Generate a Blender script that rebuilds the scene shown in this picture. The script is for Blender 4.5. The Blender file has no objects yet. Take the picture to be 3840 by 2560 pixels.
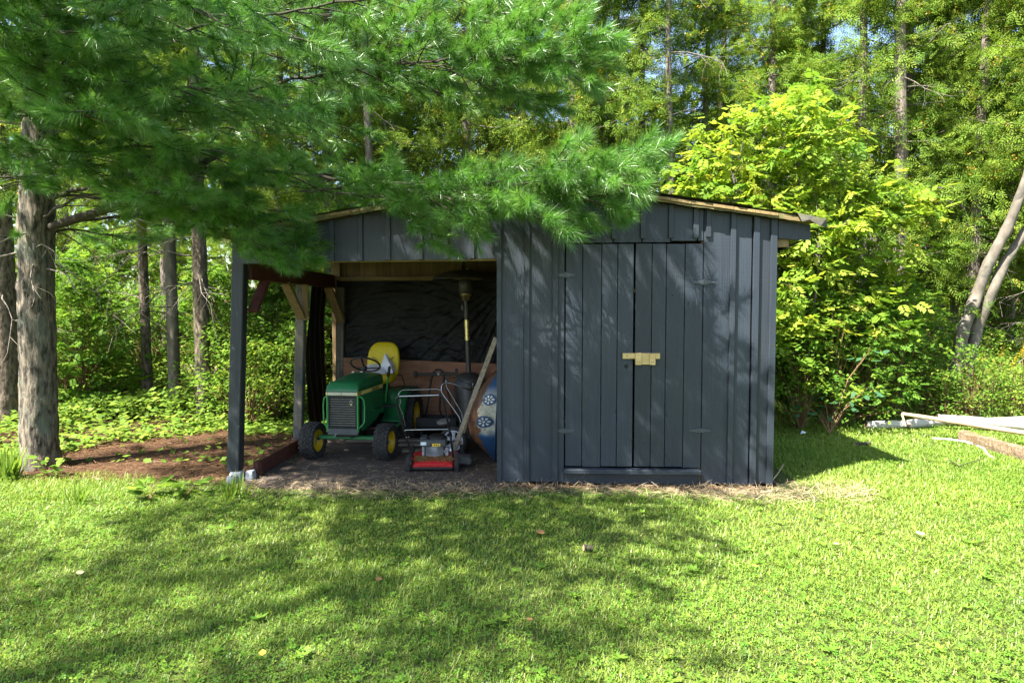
import bpy, bmesh, math, random
import numpy as np
from mathutils import Vector, Matrix, Euler, noise
random.seed(7)
RNG = np.random.default_rng(11)
R = math.radians
SC = bpy.context.scene
COL = SC.collection

# ------------------------------------------------------------------ camera, sky, sun
CAM_H = 1.54
cd = bpy.data.cameras.new('camera'); cam = bpy.data.objects.new('camera', cd); COL.objects.link(cam)
cam.location = (0, 0, CAM_H)
cam.rotation_euler = (math.pi/2 - 0.0508, 0, 0.0422)
cd.sensor_width = 36; cd.lens = 24; cd.clip_start = 0.05; cd.clip_end = 1000
SC.camera = cam
SUN_EL, SUN_AZ = R(52.8), R(230.3)            # light falls to the right and away from the camera
w = bpy.data.worlds.new('World'); SC.world = w; w.use_nodes = True
nt = w.node_tree; nt.nodes.clear()
sky = nt.nodes.new('ShaderNodeTexSky'); sky.sky_type = 'NISHITA'; sky.sun_disc = False
sky.sun_elevation = SUN_EL; sky.sun_rotation = SUN_AZ; sky.air_density = 1.0; sky.dust_density = 1.2; sky.ozone_density = 1.0
bgd = nt.nodes.new('ShaderNodeBackground'); bgd.inputs['Strength'].default_value = 0.075
wo = nt.nodes.new('ShaderNodeOutputWorld')
nt.links.new(sky.outputs[0], bgd.inputs[0]); nt.links.new(bgd.outputs[0], wo.inputs[0])
sd = bpy.data.lights.new('sun', 'SUN'); sun = bpy.data.objects.new('sun', sd); COL.objects.link(sun)
sd.energy = 5.0; sd.angle = R(0.53); sd.color = (1.0, 0.95, 0.86)
sun.rotation_euler = Vector((1.29, 1.07, -2.2)).to_track_quat('-Z', 'Y').to_euler()
sun.location = (-6, -5, 12)
SC.view_settings.view_transform = 'Standard'; SC.view_settings.look = 'None'
SC.view_settings.exposure = 2.52; SC.view_settings.gamma = 1.0
SC.view_settings.use_curve_mapping = False
SC.cycles.use_denoising = True
SC.cycles.max_bounces = 8; SC.cycles.diffuse_bounces = 4; SC.cycles.transparent_max_bounces = 8
SC.cycles.sample_clamp_indirect = 6

# ------------------------------------------------------------------ measuring: a point of the place from the photograph's ray and a distance
CR = cam.rotation_euler.to_matrix()
def ray(px, py): return CR @ Vector(((px-1920)/2560, (1280-py)/2560, -1))
def at(px, py, Y):
    d = ray(px, py); t = Y/d.y
    return Vector((d.x*t, Y, CAM_H + d.z*t))
def gp(px, py):
    d = ray(px, py); t = -CAM_H/d.z
    return Vector((d.x*t, d.y*t, 0))
F = 5.87                                       # plane of the shed's front wall
BK = 8.50                                      # its back wall
def wx(px): return at(px, 1400, F).x
def wz(py): return at(2028, py, F).z
def gz(x, y):                                  # the ground rises gently into the wood
    t = max(0.0, y - 9.0)
    return 0.075*t if t < 14 else 1.05 + 0.02*(t-14)
def gzv(x, y):
    t = np.maximum(0.0, y-9.0)
    return np.where(t < 14, 0.075*t, 1.05+0.02*(t-14))

# ------------------------------------------------------------------ objects
ORG = {}
def tag(o, label=None, cat=None, group=None, kind=None):
    if label: o['label'] = label
    if cat: o['category'] = cat
    if group: o['group'] = group
    if kind: o['kind'] = kind
    return o
def thing(name, label, cat, loc=(0,0,0), rotz=0, group=None):
    o = bpy.data.objects.new(name, None); COL.objects.link(o)
    o.empty_display_size = 0.1
    o.location = loc; o.rotation_euler = (0, 0, rotz)
    tag(o, label, cat, group); ORG[o] = Vector(loc) if rotz == 0 else None
    return o
def link(name, me, mat, parent=None):
    o = bpy.data.objects.new(name, me); COL.objects.link(o)
    if mat is not None and len(me.materials) == 0: me.materials.append(mat)
    if parent is not None:
        o.parent = parent; ORG[o] = ORG.get(parent)
    return o
def copy_tree(o, parent=None):
    c = o.copy(); COL.objects.link(c)
    if parent is not None: c.parent = parent
    for ch in list(o.children): copy_tree(ch, c)
    return c

class MB:
    def __init__(s): s.v = []; s.f = []; s.sm = []; s.mi = []
    def add(s, vs, fs, smooth=False, M=None, mi=0):
        b = len(s.v)
        for p in vs: s.v.append(Vector(p) if M is None else M @ Vector(p))
        for q in fs: s.f.append([i+b for i in q]); s.sm.append(smooth); s.mi.append(mi)
        return s
    def cbox(s, h, ch, M, mi=0):
        hx, hy, hz = h
        if ch <= 0:
            vs = [(x*hx, y*hy, z*hz) for x in (-1,1) for y in (-1,1) for z in (-1,1)]
            return s.add(vs, [(0,1,3,2),(4,6,7,5),(0,4,5,1),(2,3,7,6),(0,2,6,4),(1,5,7,3)], False, M, mi)
        ch = min(ch, hx*.95, hy*.95, hz*.95)
        vs = []; ix = {}
        for x in (-1,1):
            for y in (-1,1):
                for z in (-1,1):
                    for a in range(3):
                        p = [x*(hx-ch), y*(hy-ch), z*(hz-ch)]
                        p[a] = (x*hx, y*hy, z*hz)[a]
                        ix[(x,y,z,a)] = len(vs); vs.append(p)
        fs = []
        for a in range(3):
            b, c = (a+1) % 3, (a+2) % 3
            for sg in (-1, 1):
                q = []
                for (u, t) in ((-1,-1),(1,-1),(1,1),(-1,1)):
                    k = [0,0,0]; k[a] = sg; k[b] = u; k[c] = t
                    q.append(ix[(k[0],k[1],k[2],a)])
                fs.append(q)
            for u in (-1, 1):
                for t in (-1, 1):
                    k0 = [0,0,0]; k0[a] = -1; k0[b] = u; k0[c] = t
                    k1 = [0,0,0]; k1[a] = 1; k1[b] = u; k1[c] = t
                    fs.append([ix[(*k0, b)], ix[(*k1, b)], ix[(*k1, c)], ix[(*k0, c)]])
        for x in (-1,1):
            for y in (-1,1):
                for z in (-1,1): fs.append([ix[(x,y,z,a)] for a in range(3)])
        return s.add(vs, fs, False, M, mi)
    def box(s, a, b, ch=0.0, mi=0):
        a = Vector(a); b = Vector(b)
        return s.cbox([abs(t)/2 for t in (b-a)], ch, Matrix.Translation((a+b)/2), mi)
    def bar(s, p, q, w, h, up=(0,0,1), ch=0.0, mi=0):      # box from p to q, w across, h along 'up'
        p = Vector(p); q = Vector(q); d = (q-p); L = d.length; d.normalize()
        sd_ = d.cross(Vector(up)).normalized(); u = sd_.cross(d).normalized()
        M = Matrix((sd_, d, u)).transposed().to_4x4(); M.translation = (p+q)/2
        return s.cbox((w/2, L/2, h/2), ch, M, mi)
    def tube(s, pts, r, n=8, cap=True, closed=False, mi=0, smooth=True):
        pts = [Vector(p) for p in pts]; N = len(pts)
        rs = [r]*N if not hasattr(r, '__len__') else list(r)
        vs = []; fs = []; prev = None
        for i in range(N):
            if closed: t = pts[(i+1) % N]-pts[i-1]
            else: t = pts[min(i+1, N-1)]-pts[max(i-1, 0)]
            t.normalize()
            if prev is None:
                a = Vector((0,0,1)) if abs(t.z) < .9 else Vector((1,0,0))
                u = t.cross(a).normalized()
            else:
                u = prev - t*prev.dot(t)
                u = u.normalized() if u.length > 1e-6 else t.orthogonal().normalized()
            prev = u; v_ = t.cross(u)
            for k in range(n):
                a = 2*math.pi*k/n
                vs.append(pts[i] + (u*math.cos(a)+v_*math.sin(a))*rs[i])
        M_ = N if closed else N-1
        for i in range(M_):
            j = (i+1) % N
            for k in range(n):
                k2 = (k+1) % n
                fs.append((i*n+k, i*n+k2, j*n+k2, j*n+k))
        s.add(vs, fs, smooth, None, mi)
        if cap and not closed:
            s.add([vs[k] for k in range(n)], [list(range(n))[::-1]], False, None, mi)
            s.add([vs[(N-1)*n+k] for k in range(n)], [list(range(n))], False, None, mi)
        return s
    def lathe(s, prof, n=24, M=None, smooth=True, mi=0, closed=False):     # prof (r, z) turned round z
        vs = []; fs = []; K = len(prof)
        for i in range(n):
            a = 2*math.pi*i/n
            for (r, z) in prof: vs.append((r*math.cos(a), r*math.sin(a), z))
        for i in range(n):
            j = (i+1) % n
            for k in range(K if closed else K-1):
                k2 = (k+1) % K
                fs.append((i*K+k, j*K+k, j*K+k2, i*K+k2))
        return s.add(vs, fs, smooth, M, mi)
    def prism(s, poly, z0, z1, M=None, smooth=False, mi=0):
        n = len(poly)
        vs = [(x, y, z0) for x, y in poly]+[(x, y, z1) for x, y in poly]
        fs = [list(range(n))[::-1], list(range(n, 2*n))]+[(i, (i+1) % n, n+(i+1) % n, n+i) for i in range(n)]
        return s.add(vs, fs, smooth, M, mi)
    def loft(s, secs, smooth=True, cap=True, mi=0, M=None):                # rings of equal length
        n = len(secs[0]); vs = [p for r in secs for p in r]; fs = []
        for i in range(len(secs)-1):
            for k in range(n):
                k2 = (k+1) % n
                fs.append((i*n+k, i*n+k2, (i+1)*n+k2, (i+1)*n+k))
        if cap: fs += [list(range(n))[::-1], [(len(secs)-1)*n+k for k in range(n)]]
        return s.add(vs, fs, smooth, M, mi)
    def grid(s, P, smooth=True, mi=0):                                     # P[i][j] points
        a, b = len(P), len(P[0]); vs = [p for r in P for p in r]
        fs = [(i*b+j, i*b+j+1, (i+1)*b+j+1, (i+1)*b+j) for i in range(a-1) for j in range(b-1)]
        return s.add(vs, fs, smooth, None, mi)
    def build(s, name, mat, parent=None, world=True, recalc=True, mats=None):
        me = bpy.data.meshes.new(name)
        o0 = ORG.get(parent) if (parent is not None and world) else None
        vs = s.v if o0 is None else [p-o0 for p in s.v]
        me.from_pydata([tuple(p) for p in vs], [], s.f)
        me.polygons.foreach_set('use_smooth', s.sm)
        if mats:
            for m_ in mats: me.materials.append(m_)
            me.polygons.foreach_set('material_index', s.mi)
        if recalc:
            bm = bmesh.new(); bm.from_mesh(me); bmesh.ops.recalc_face_normals(bm, faces=bm.faces[:]); bm.to_mesh(me); bm.free()
        me.update()
        return link(name, me, mat, parent)

def superell(hx, hy, z, n=16, e=3.0, c=(0,0)):
    r = []
    for i in range(n):
        a = 2*math.pi*i/n; ca, sa = math.cos(a), math.sin(a)
        r.append((c[0]+hx*math.copysign(abs(ca)**(2/e), ca), c[1]+hy*math.copysign(abs(sa)**(2/e), sa), z))
    return r

# ------------------------------------------------------------------ foliage by arrays of triangles
def mesh_tri(name, V, T, var=None, mi=None, mats=(), smooth=False):
    me = bpy.data.meshes.new(name)
    me.vertices.add(len(V)); me.vertices.foreach_set('co', np.asarray(V, np.float32).ravel())
    me.loops.add(len(T)*3); me.loops.foreach_set('vertex_index', np.asarray(T, np.int32).ravel())
    me.polygons.add(len(T)); me.polygons.foreach_set('loop_start', np.arange(0, len(T)*3, 3, dtype=np.int32))
    if smooth: me.polygons.foreach_set('use_smooth', np.ones(len(T), bool))
    for m in mats: me.materials.append(m)
    if mi is not None: me.polygons.foreach_set('material_index', np.asarray(mi, np.int32))
    if var is not None:
        a = me.attributes.new('var', 'FLOAT', 'POINT'); a.data.foreach_set('value', np.asarray(var, np.float32))
    me.update(calc_edges=True)
    return me
def unit(a): return a/np.maximum(np.linalg.norm(a, axis=-1, keepdims=True), 1e-9)
def frames(d, nrm):                            # columns: side, along, normal
    d = unit(d); s_ = np.cross(d, nrm); bad = np.linalg.norm(s_, axis=1) < 1e-4
    s_[bad] = np.cross(d[bad], np.array([1.0, 0.3, 0.2])); s_ = unit(s_); n = np.cross(s_, d)
    return np.stack([s_, d, n], axis=2)
def scatter(tv, tt, pos, rot, scl):
    tv = np.asarray(tv, float); tt = np.asarray(tt, int); N = len(pos); n = len(tv)
    V = np.einsum('nij,kj->nki', rot, tv)*np.asarray(scl).reshape(N, 1, -1) + np.asarray(pos)[:, None, :]
    T = tt[None]+(np.arange(N)*n)[:, None, None]
    return V.reshape(-1, 3), T.reshape(-1, 3)
def join(parts):                               # [(V, T, var)]
    o = 0; Vs = []; Ts = []; vs = []
    for V, T, va in parts:
        Vs.append(V); Ts.append(T+o); vs.append(va); o += len(V)
    return np.concatenate(Vs), np.concatenate(Ts), np.concatenate(vs)
LEAF6 = ([(0,0,0),(-.26,.3,-.05),(-.2,.68,-.05),(0,1,-.06),(.2,.68,-.05),(.26,.3,-.05)], [(0,5,3),(5,4,3),(0,3,1),(1,3,2)])
KITE = ([(0,0,0),(-.23,.42,-.06),(0,1,-.08),(.23,.42,-.06)], [(0,3,2),(0,2,1)])
def compound(n=7):                             # a compound leaf of n leaflets
    V = []; T = []
    k = n//2
    for i in range(k+1):
        y = .25+.6*i/k if k else 0
        sides = (-1, 1) if i < k else (0,)
        for s_ in sides:
            a = s_*R(62); L = .42 if s_ else .45
            c, sn = math.cos(a), math.sin(a)
            b = len(V)
            for (x, yy, z) in KITE[0]:
                x *= 1.25
                V.append(((x*c+yy*sn)*L, y+(-x*sn+yy*c)*L*1.0, z*L-.08*abs(s_)*yy-.25*y*y))
            T += [(a_+b, b_+b, c_+b) for a_, b_, c_ in KITE[1]]
    return V, T

# ------------------------------------------------------------------ materials
M = {}
def nodes(name):
    m = bpy.data.materials.new(name); m.use_nodes = True; t = m.node_tree; t.nodes.clear()
    out = t.nodes.new('ShaderNodeOutputMaterial')
    return m, t, out
def N(t, kind, **kw):
    n = t.nodes.new(kind)
    for k, v in kw.items():
        if k.startswith('i_'):
            key = k[2:]; key = int(key) if key.isdigit() else key.replace('_', ' ')
            n.inputs[key].default_value = v
        else: setattr(n, k, v)
    return n
def coords(t, scale=(1,1,1), rnd=True, kind='Object'):
    tc = N(t, 'ShaderNodeTexCoord'); mp = N(t, 'ShaderNodeMapping'); mp.inputs['Scale'].default_value = scale
    if rnd:
        oi = N(t, 'ShaderNodeObjectInfo'); mu = N(t, 'ShaderNodeMath', operation='MULTIPLY'); mu.inputs[1].default_value = 37.0
        ad = N(t, 'ShaderNodeVectorMath', operation='ADD')
        t.links.new(oi.outputs['Random'], mu.inputs[0]); t.links.new(mu.outputs[0], ad.inputs[1])
        t.links.new(tc.outputs[kind], ad.inputs[0]); t.links.new(ad.outputs[0], mp.inputs[0])
    else: t.links.new(tc.outputs[kind], mp.inputs[0])
    return mp.outputs[0]
def ramp(t, src, stops, interp='LINEAR'):
    r = N(t, 'ShaderNodeValToRGB'); r.color_ramp.interpolation = interp
    e = r.color_ramp.elements
    while len(e) < len(stops): e.new(0.5)
    for i, (p, c) in enumerate(stops):
        e[i].position = p; e[i].color = (*c, 1) if len(c) == 3 else c
    t.links.new(src, r.inputs[0]); return r.outputs[0]
def mixc(t, fac, a, b, mode='MIX'):
    m = N(t, 'ShaderNodeMix', data_type='RGBA', blend_type=mode)
    for s_, i in ((fac, 0), (a, 6), (b, 7)):
        if hasattr(s_, 'is_output'): t.links.new(s_, m.inputs[i])
        elif i == 0: m.inputs[0].default_value = s_
        else: m.inputs[i].default_value = (*s_, 1)
    return m.outputs[2]
def surf(name, c1, c2, scale=(8,8,8), det=6, rough=.6, bump=.2, spec=.4, metal=0, c3=None, c3s=2.0, c3t=(.55,.7), rnd=True, vary=.0, kind='Object', bdist=.01, coat=0, rp=(.3,.7)):
    """two-tone noise colour with bump; c3 = patches of a third colour (rust, dirt, wear)"""
    m, t, out = nodes(name); M[name] = m
    v = coords(t, scale, rnd, kind)
    nz = N(t, 'ShaderNodeTexNoise', i_Scale=1.0, i_Detail=det, i_Roughness=.62); t.links.new(v, nz.inputs['Vector'])
    col = ramp(t, nz.outputs['Fac'], [(rp[0], c1), (rp[1], c2)])
    if c3 is not None:
        v2 = coords(t, (c3s, c3s, c3s), rnd, kind)
        n2 = N(t, 'ShaderNodeTexNoise', i_Scale=1.0, i_Detail=7, i_Roughness=.7); t.links.new(v2, n2.inputs['Vector'])
        f = ramp(t, n2.outputs['Fac'], [(c3t[0], (0,0,0)), (c3t[1], (1,1,1))])
        col = mixc(t, f, col, c3)
    if vary:
        oi = N(t, 'ShaderNodeObjectInfo')
        hs = N(t, 'ShaderNodeHueSaturation')
        mr = N(t, 'ShaderNodeMapRange', i_3=1-vary, i_4=1+vary); t.links.new(oi.outputs['Random'], mr.inputs[0])
        t.links.new(mr.outputs[0], hs.inputs['Value']); t.links.new(col, hs.inputs['Color']); col = hs.outputs[0]
    b = N(t, 'ShaderNodeBsdfPrincipled'); t.links.new(col, b.inputs['Base Color'])
    b.inputs['Roughness'].default_value = rough; b.inputs['Metallic'].default_value = metal
    b.inputs['Specular IOR Level'].default_value = spec; b.inputs['Coat Weight'].default_value = coat
    if bump:
        bp = N(t, 'ShaderNodeBump', i_Strength=bump, i_Distance=bdist); t.links.new(nz.outputs['Fac'], bp.inputs['Height'])
        t.links.new(bp.outputs[0], b.inputs['Normal'])
    t.links.new(b.outputs[0], out.inputs[0])
    return m

def painted_wood():
    m, t, out = nodes('painted_wood'); M['painted_wood'] = m
    v = coords(t, (45, 45, 1.6)); v2 = coords(t, (3, 3, 90)); v3 = coords(t, (2.2, 2.2, 1.4)); v4 = coords(t, (140, 140, 140))
    g = N(t, 'ShaderNodeTexNoise', i_Scale=1.0, i_Detail=5, i_Roughness=.6, i_Distortion=.6); t.links.new(v, g.inputs[0])
    sw = N(t, 'ShaderNodeTexNoise', i_Scale=1.0, i_Detail=3, i_Roughness=.6); t.links.new(v2, sw.inputs[0])
    bl = N(t, 'ShaderNodeTexNoise', i_Scale=1.0, i_Detail=4, i_Roughness=.6); t.links.new(v3, bl.inputs[0])
    # growth rings round knots: distorted bands
    v5 = coords(t, (7, 7, 1.1))
    wv = N(t, 'ShaderNodeTexWave', i_Scale=2.6, i_Distortion=5.0, i_Detail=2.5); wv.inputs['Detail Scale'].default_value = .9; wv.bands_direction = 'X'; t.links.new(v5, wv.inputs[0])
    c = ramp(t, g.outputs['Fac'], [(.2, (.008,.012,.019)), (.55, (.014,.021,.032)), (.9, (.026,.036,.050))])
    c = mixc(t, ramp(t, bl.outputs['Fac'], [(.35, (0,0,0)), (.7, (.7,.7,.7))]), c, (.024,.031,.038))
    c = mixc(t, ramp(t, wv.outputs['Fac'], [(.0, (.22,.22,.22)), (.25, (0,0,0))]), c, (.011,.015,.022))
    # paint flecks and bare specks, more of them near the ground (splash)
    geo = N(t, 'ShaderNodeNewGeometry'); sx = N(t, 'ShaderNodeSeparateXYZ'); t.links.new(geo.outputs['Position'], sx.inputs[0])
    hz = N(t, 'ShaderNodeMapRange', i_1=.0, i_2=.9, i_3=.71, i_4=.82); t.links.new(sx.outputs['Z'], hz.inputs[0])
    sp = N(t, 'ShaderNodeTexNoise', i_Scale=1.0, i_Detail=2); t.links.new(v4, sp.inputs[0])
    gt = N(t, 'ShaderNodeMath', operation='GREATER_THAN'); t.links.new(sp.outputs['Fac'], gt.inputs[0]); t.links.new(hz.outputs[0], gt.inputs[1])
    c = mixc(t, gt.outputs[0], c, (.20,.20,.18))
    oi = N(t, 'ShaderNodeObjectInfo'); hs = N(t, 'ShaderNodeHueSaturation')
    mr = N(t, 'ShaderNodeMapRange', i_3=.74, i_4=1.22); t.links.new(oi.outputs['Random'], mr.inputs[0]); t.links.new(mr.outputs[0], hs.inputs['Value'])
    t.links.new(c, hs.inputs['Color'])
    b = N(t, 'ShaderNodeBsdfPrincipled'); t.links.new(hs.outputs[0], b.inputs['Base Color'])
    b.inputs['Roughness'].default_value = .52; b.inputs['Specular IOR Level'].default_value = .5
    ad = N(t, 'ShaderNodeMath', operation='ADD'); t.links.new(g.outputs['Fac'], ad.inputs[0])
    mu = N(t, 'ShaderNodeMath', operation='MULTIPLY'); mu.inputs[1].default_value = .7; t.links.new(sw.outputs['Fac'], mu.inputs[0]); t.links.new(mu.outputs[0], ad.inputs[1])
    ad2 = N(t, 'ShaderNodeMath', operation='ADD'); t.links.new(ad.outputs[0], ad2.inputs[0])
    mu2 = N(t, 'ShaderNodeMath', operation='MULTIPLY'); mu2.inputs[1].default_value = .35; t.links.new(wv.outputs['Fac'], mu2.inputs[0]); t.links.new(mu2.outputs[0], ad2.inputs[1])
    bp = N(t, 'ShaderNodeBump', i_Strength=.26, i_Distance=.005); t.links.new(ad2.outputs[0], bp.inputs['Height'])
    t.links.new(bp.outputs[0], b.inputs['Normal']); t.links.new(b.outputs[0], out.inputs[0])
painted_wood()

surf('bare_wood_v', (.11,.07,.03), (.21,.14,.06), (40,40,2), rough=.7, bump=.3, vary=.2)           # raw boards inside, grain upright
surf('bare_wood_x', (.14,.095,.035), (.27,.19,.075), (2,40,40), rough=.7, bump=.3, vary=.15)
surf('bare_wood_y', (.14,.095,.035), (.27,.19,.075), (40,2,40), rough=.7, bump=.3, vary=.15)
surf('grey_wood', (.07,.06,.047), (.19,.165,.13), (40,40,2), rough=.8, bump=.5, vary=.1, c3=(.045,.05,.055), c3s=3, c3t=(.5,.62))
surf('grey_wood_x', (.12,.10,.075), (.30,.26,.20), (3,40,40), rough=.8, bump=.5, vary=.2)
surf('plank_wood', (.17,.14,.10), (.36,.31,.23), (30,30,30), rough=.8, bump=.5, vary=.2)
surf('red_wood', (.045,.014,.011), (.095,.028,.021), (30,4,30), rough=.65, bump=.3, c3=(.16,.11,.07), c3s=4, c3t=(.58,.7))
surf('post_paint', (.010,.013,.016), (.025,.030,.035), (50,50,2.5), rough=.5, bump=.5, c3=(.25,.26,.26), c3s=9, c3t=(.62,.70))
surf('latch_wood', (.48,.33,.115), (.62,.45,.19), (3,50,40), rough=.55, bump=.15)
surf('plywood', (.20,.085,.045), (.34,.165,.09), (2.5,3,22), det=4, rough=.7, bump=.15, c3=(.15,.06,.03), c3s=3, c3t=(.5,.7))
surf('roof_felt', (.05,.046,.04), (.12,.11,.09), (14,14,14), rough=.95, bump=.6, c3=(.11,.12,.04), c3s=4, c3t=(.5,.6))
surf('roof_edge', (.05,.037,.018), (.22,.165,.065), (6,40,60), rough=.85, bump=.6, c3=(.09,.10,.03), c3s=9, c3t=(.5,.6))
surf('hinge_metal', (.028,.036,.045), (.05,.06,.07), (30,30,30), rough=.4, bump=.1, spec=.6)
surf('black', (.008,.008,.008), (.02,.02,.02), (20,20,20), rough=.5, bump=.1)
surf('black_gloss', (.008,.008,.009), (.018,.018,.02), (20,20,20), rough=.28, bump=.05, c3=(.06,.05,.04), c3s=20, c3t=(.6,.75))
surf('void', (.01,.01,.01), (.015,.014,.012), (5,5,5), rough=.9, bump=0)
surf('rubber', (.012,.012,.012), (.035,.034,.032), (30,30,30), rough=.8, bump=.3, c3=(.075,.07,.06), c3s=14, c3t=(.55,.75))
surf('green_paint', (.010,.115,.035), (.016,.15,.05), (5,5,5), rough=.42, bump=.05, c3=(.045,.075,.035), c3s=9, c3t=(.52,.72), spec=.5)
surf('green_light', (.03,.22,.05), (.04,.26,.07), (8,8,8), rough=.35, bump=.03)
surf('yellow_paint', (.44,.28,.006), (.54,.35,.01), (12,12,12), rough=.45, bump=.06, c3=(.12,.08,.02), c3s=22, c3t=(.62,.72))
surf('seat_yellow', (.55,.42,.006), (.66,.51,.012), (10,10,10), rough=.45, bump=.1, c3=(.30,.22,.02), c3s=14, c3t=(.6,.75))
surf('decal_yellow', (.70,.60,.16), (.74,.64,.2), (10,10,10), rough=.5, bump=0)
surf('decal_black', (.01,.01,.01), (.015,.015,.015), (10,10,10), rough=.5, bump=0)
surf('lens', (.42,.42,.30), (.52,.50,.36), (60,8,8), rough=.25, bump=.1, spec=.6)
surf('steel', (.35,.35,.36), (.50,.50,.50), (20,20,20), rough=.35, metal=.8, bump=.1)
surf('dull_steel', (.20,.20,.19), (.30,.30,.28), (30,30,30), rough=.5, metal=.4, bump=.1)
surf('chrome', (.24,.24,.235), (.33,.33,.32), (20,20,20), rough=.22, metal=1, bump=.05, c3=(.18,.08,.03), c3s=16, c3t=(.62,.72))
surf('heater_grey', (.035,.033,.030), (.06,.056,.05), (20,20,20), rough=.42, bump=.1, spec=.5)
surf('heater_brass', (.55,.48,.22), (.65,.58,.28), (20,20,60), rough=.3, metal=.9, bump=.05)
surf('engine_grey', (.05,.055,.06), (.075,.08,.085), (20,20,20), rough=.5, bump=.1)
surf('engine_alu', (.30,.31,.33), (.45,.46,.48), (30,30,30), rough=.45, metal=.5, bump=.2, c3=(.10,.09,.07), c3s=18, c3t=(.6,.72))
surf('mower_red', (.40,.014,.018), (.52,.022,.026), (10,10,10), rough=.35, bump=.05, c3=(.10,.08,.035), c3s=11, c3t=(.58,.68))
surf('sticker_white', (.62,.70,.74), (.75,.80,.82), (30,30,30), rough=.5, bump=0)
surf('sticker_yellow', (.80,.52,.03), (.85,.58,.05), (30,30,30), rough=.5, bump=0)
surf('sack', (.62,.63,.66), (.78,.79,.80), (9,9,9), rough=.6, bump=.35)
surf('concrete', (.20,.22,.24), (.32,.34,.37), (30,30,30), rough=.9, bump=.5, c3=(.24,.24,.24), c3s=9)
surf('wheel_silver', (.34,.37,.42), (.45,.48,.53), (20,20,20), rough=.4, metal=.3, bump=.05, c3=(.20,.17,.13), c3s=14, c3t=(.62,.7))
surf('stencil_blue', (.008,.035,.095), (.014,.05,.12), (30,30,30), rough=.5, bump=.05)
surf('stencil_white', (.36,.38,.34), (.46,.48,.44), (30,30,30), rough=.5, bump=.05)
surf('cream_knob', (.6,.55,.42), (.65,.6,.46), (20,20,20), rough=.4, bump=0)
# barks
surf('pine_bark', (.030,.025,.019), (.20,.165,.12), (30,30,7), rp=(.40,.60), det=9, rough=.9, bump=1.0, bdist=.03, c3=(.115,.125,.095), c3s=4, c3t=(.54,.68))
surf('limb_bark', (.022,.018,.012), (.06,.048,.032), (30,30,30), rough=.9, bump=.6)
surf('twig_bark', (.12,.07,.03), (.24,.15,.07), (30,30,30), rough=.8, bump=.3)
surf('dead_twig', (.10,.085,.065), (.21,.18,.145), (30,30,30), rough=.9, bump=.3)
surf('cedar_bark', (.07,.055,.045), (.20,.165,.14), (30,30,2.5), det=8, rough=.95, bump=1.0, bdist=.03)
surf('spruce_bark', (.035,.025,.017), (.18,.14,.10), (26,26,9), rp=(.38,.62), det=9, rough=.95, bump=1.0, bdist=.02)
surf('smooth_bark', (.065,.054,.040), (.16,.137,.108), (9,9,5), det=7, rough=.85, bump=.4, bdist=.015, c3=(.055,.058,.045), c3s=7, c3t=(.52,.66))
surf('birch_bark', (.30,.27,.23), (.52,.49,.44), (3,22,22), rough=.7, bump=.4, c3=(.11,.08,.055), c3s=7, c3t=(.56,.63))
surf('peeled_wood', (.26,.18,.10), (.42,.31,.19), (4,30,30), rough=.7, bump=.3)
surf('rotten_wood', (.07,.045,.024), (.23,.17,.105), (3,34,34), det=8, rough=.9, bump=1.0, bdist=.02, c3=(.20,.09,.03), c3s=5, c3t=(.55,.7))
surf('brown_leaf', (.30,.13,.05), (.42,.22,.09), (30,30,30), rough=.7, bump=.1)
surf('yellow_leaf', (.60,.40,.04), (.70,.50,.08), (30,30,30), rough=.7, bump=.1)
surf('pale_leaf', (.45,.42,.20), (.58,.55,.32), (30,30,30), rough=.7, bump=.1)
surf('dirt_floor', (.040,.029,.023), (.088,.066,.053), (5,5,5), det=9, rough=1, bump=.8, bdist=.02, rnd=False, c3=(.24,.20,.17), c3s=40, c3t=(.66,.72))

def tarp_mat():
    m, t, out = nodes('tarp'); M['tarp'] = m
    v = coords(t, (30, 30, 60), False); nz = N(t, 'ShaderNodeTexNoise', i_Scale=1.0, i_Detail=5, i_Distortion=1.5); t.links.new(v, nz.inputs[0])
    b = N(t, 'ShaderNodeBsdfPrincipled'); b.inputs['Base Color'].default_value = (.006,.0065,.006,1); b.inputs['Specular IOR Level'].default_value = .2; b.inputs['Roughness'].default_value = .34
    bp = N(t, 'ShaderNodeBump', i_Strength=.6, i_Distance=.012); t.links.new(nz.outputs[0], bp.inputs['Height']); t.links.new(bp.outputs[0], b.inputs['Normal'])
    t.links.new(b.outputs[0], out.inputs[0])
tarp_mat()

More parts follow.
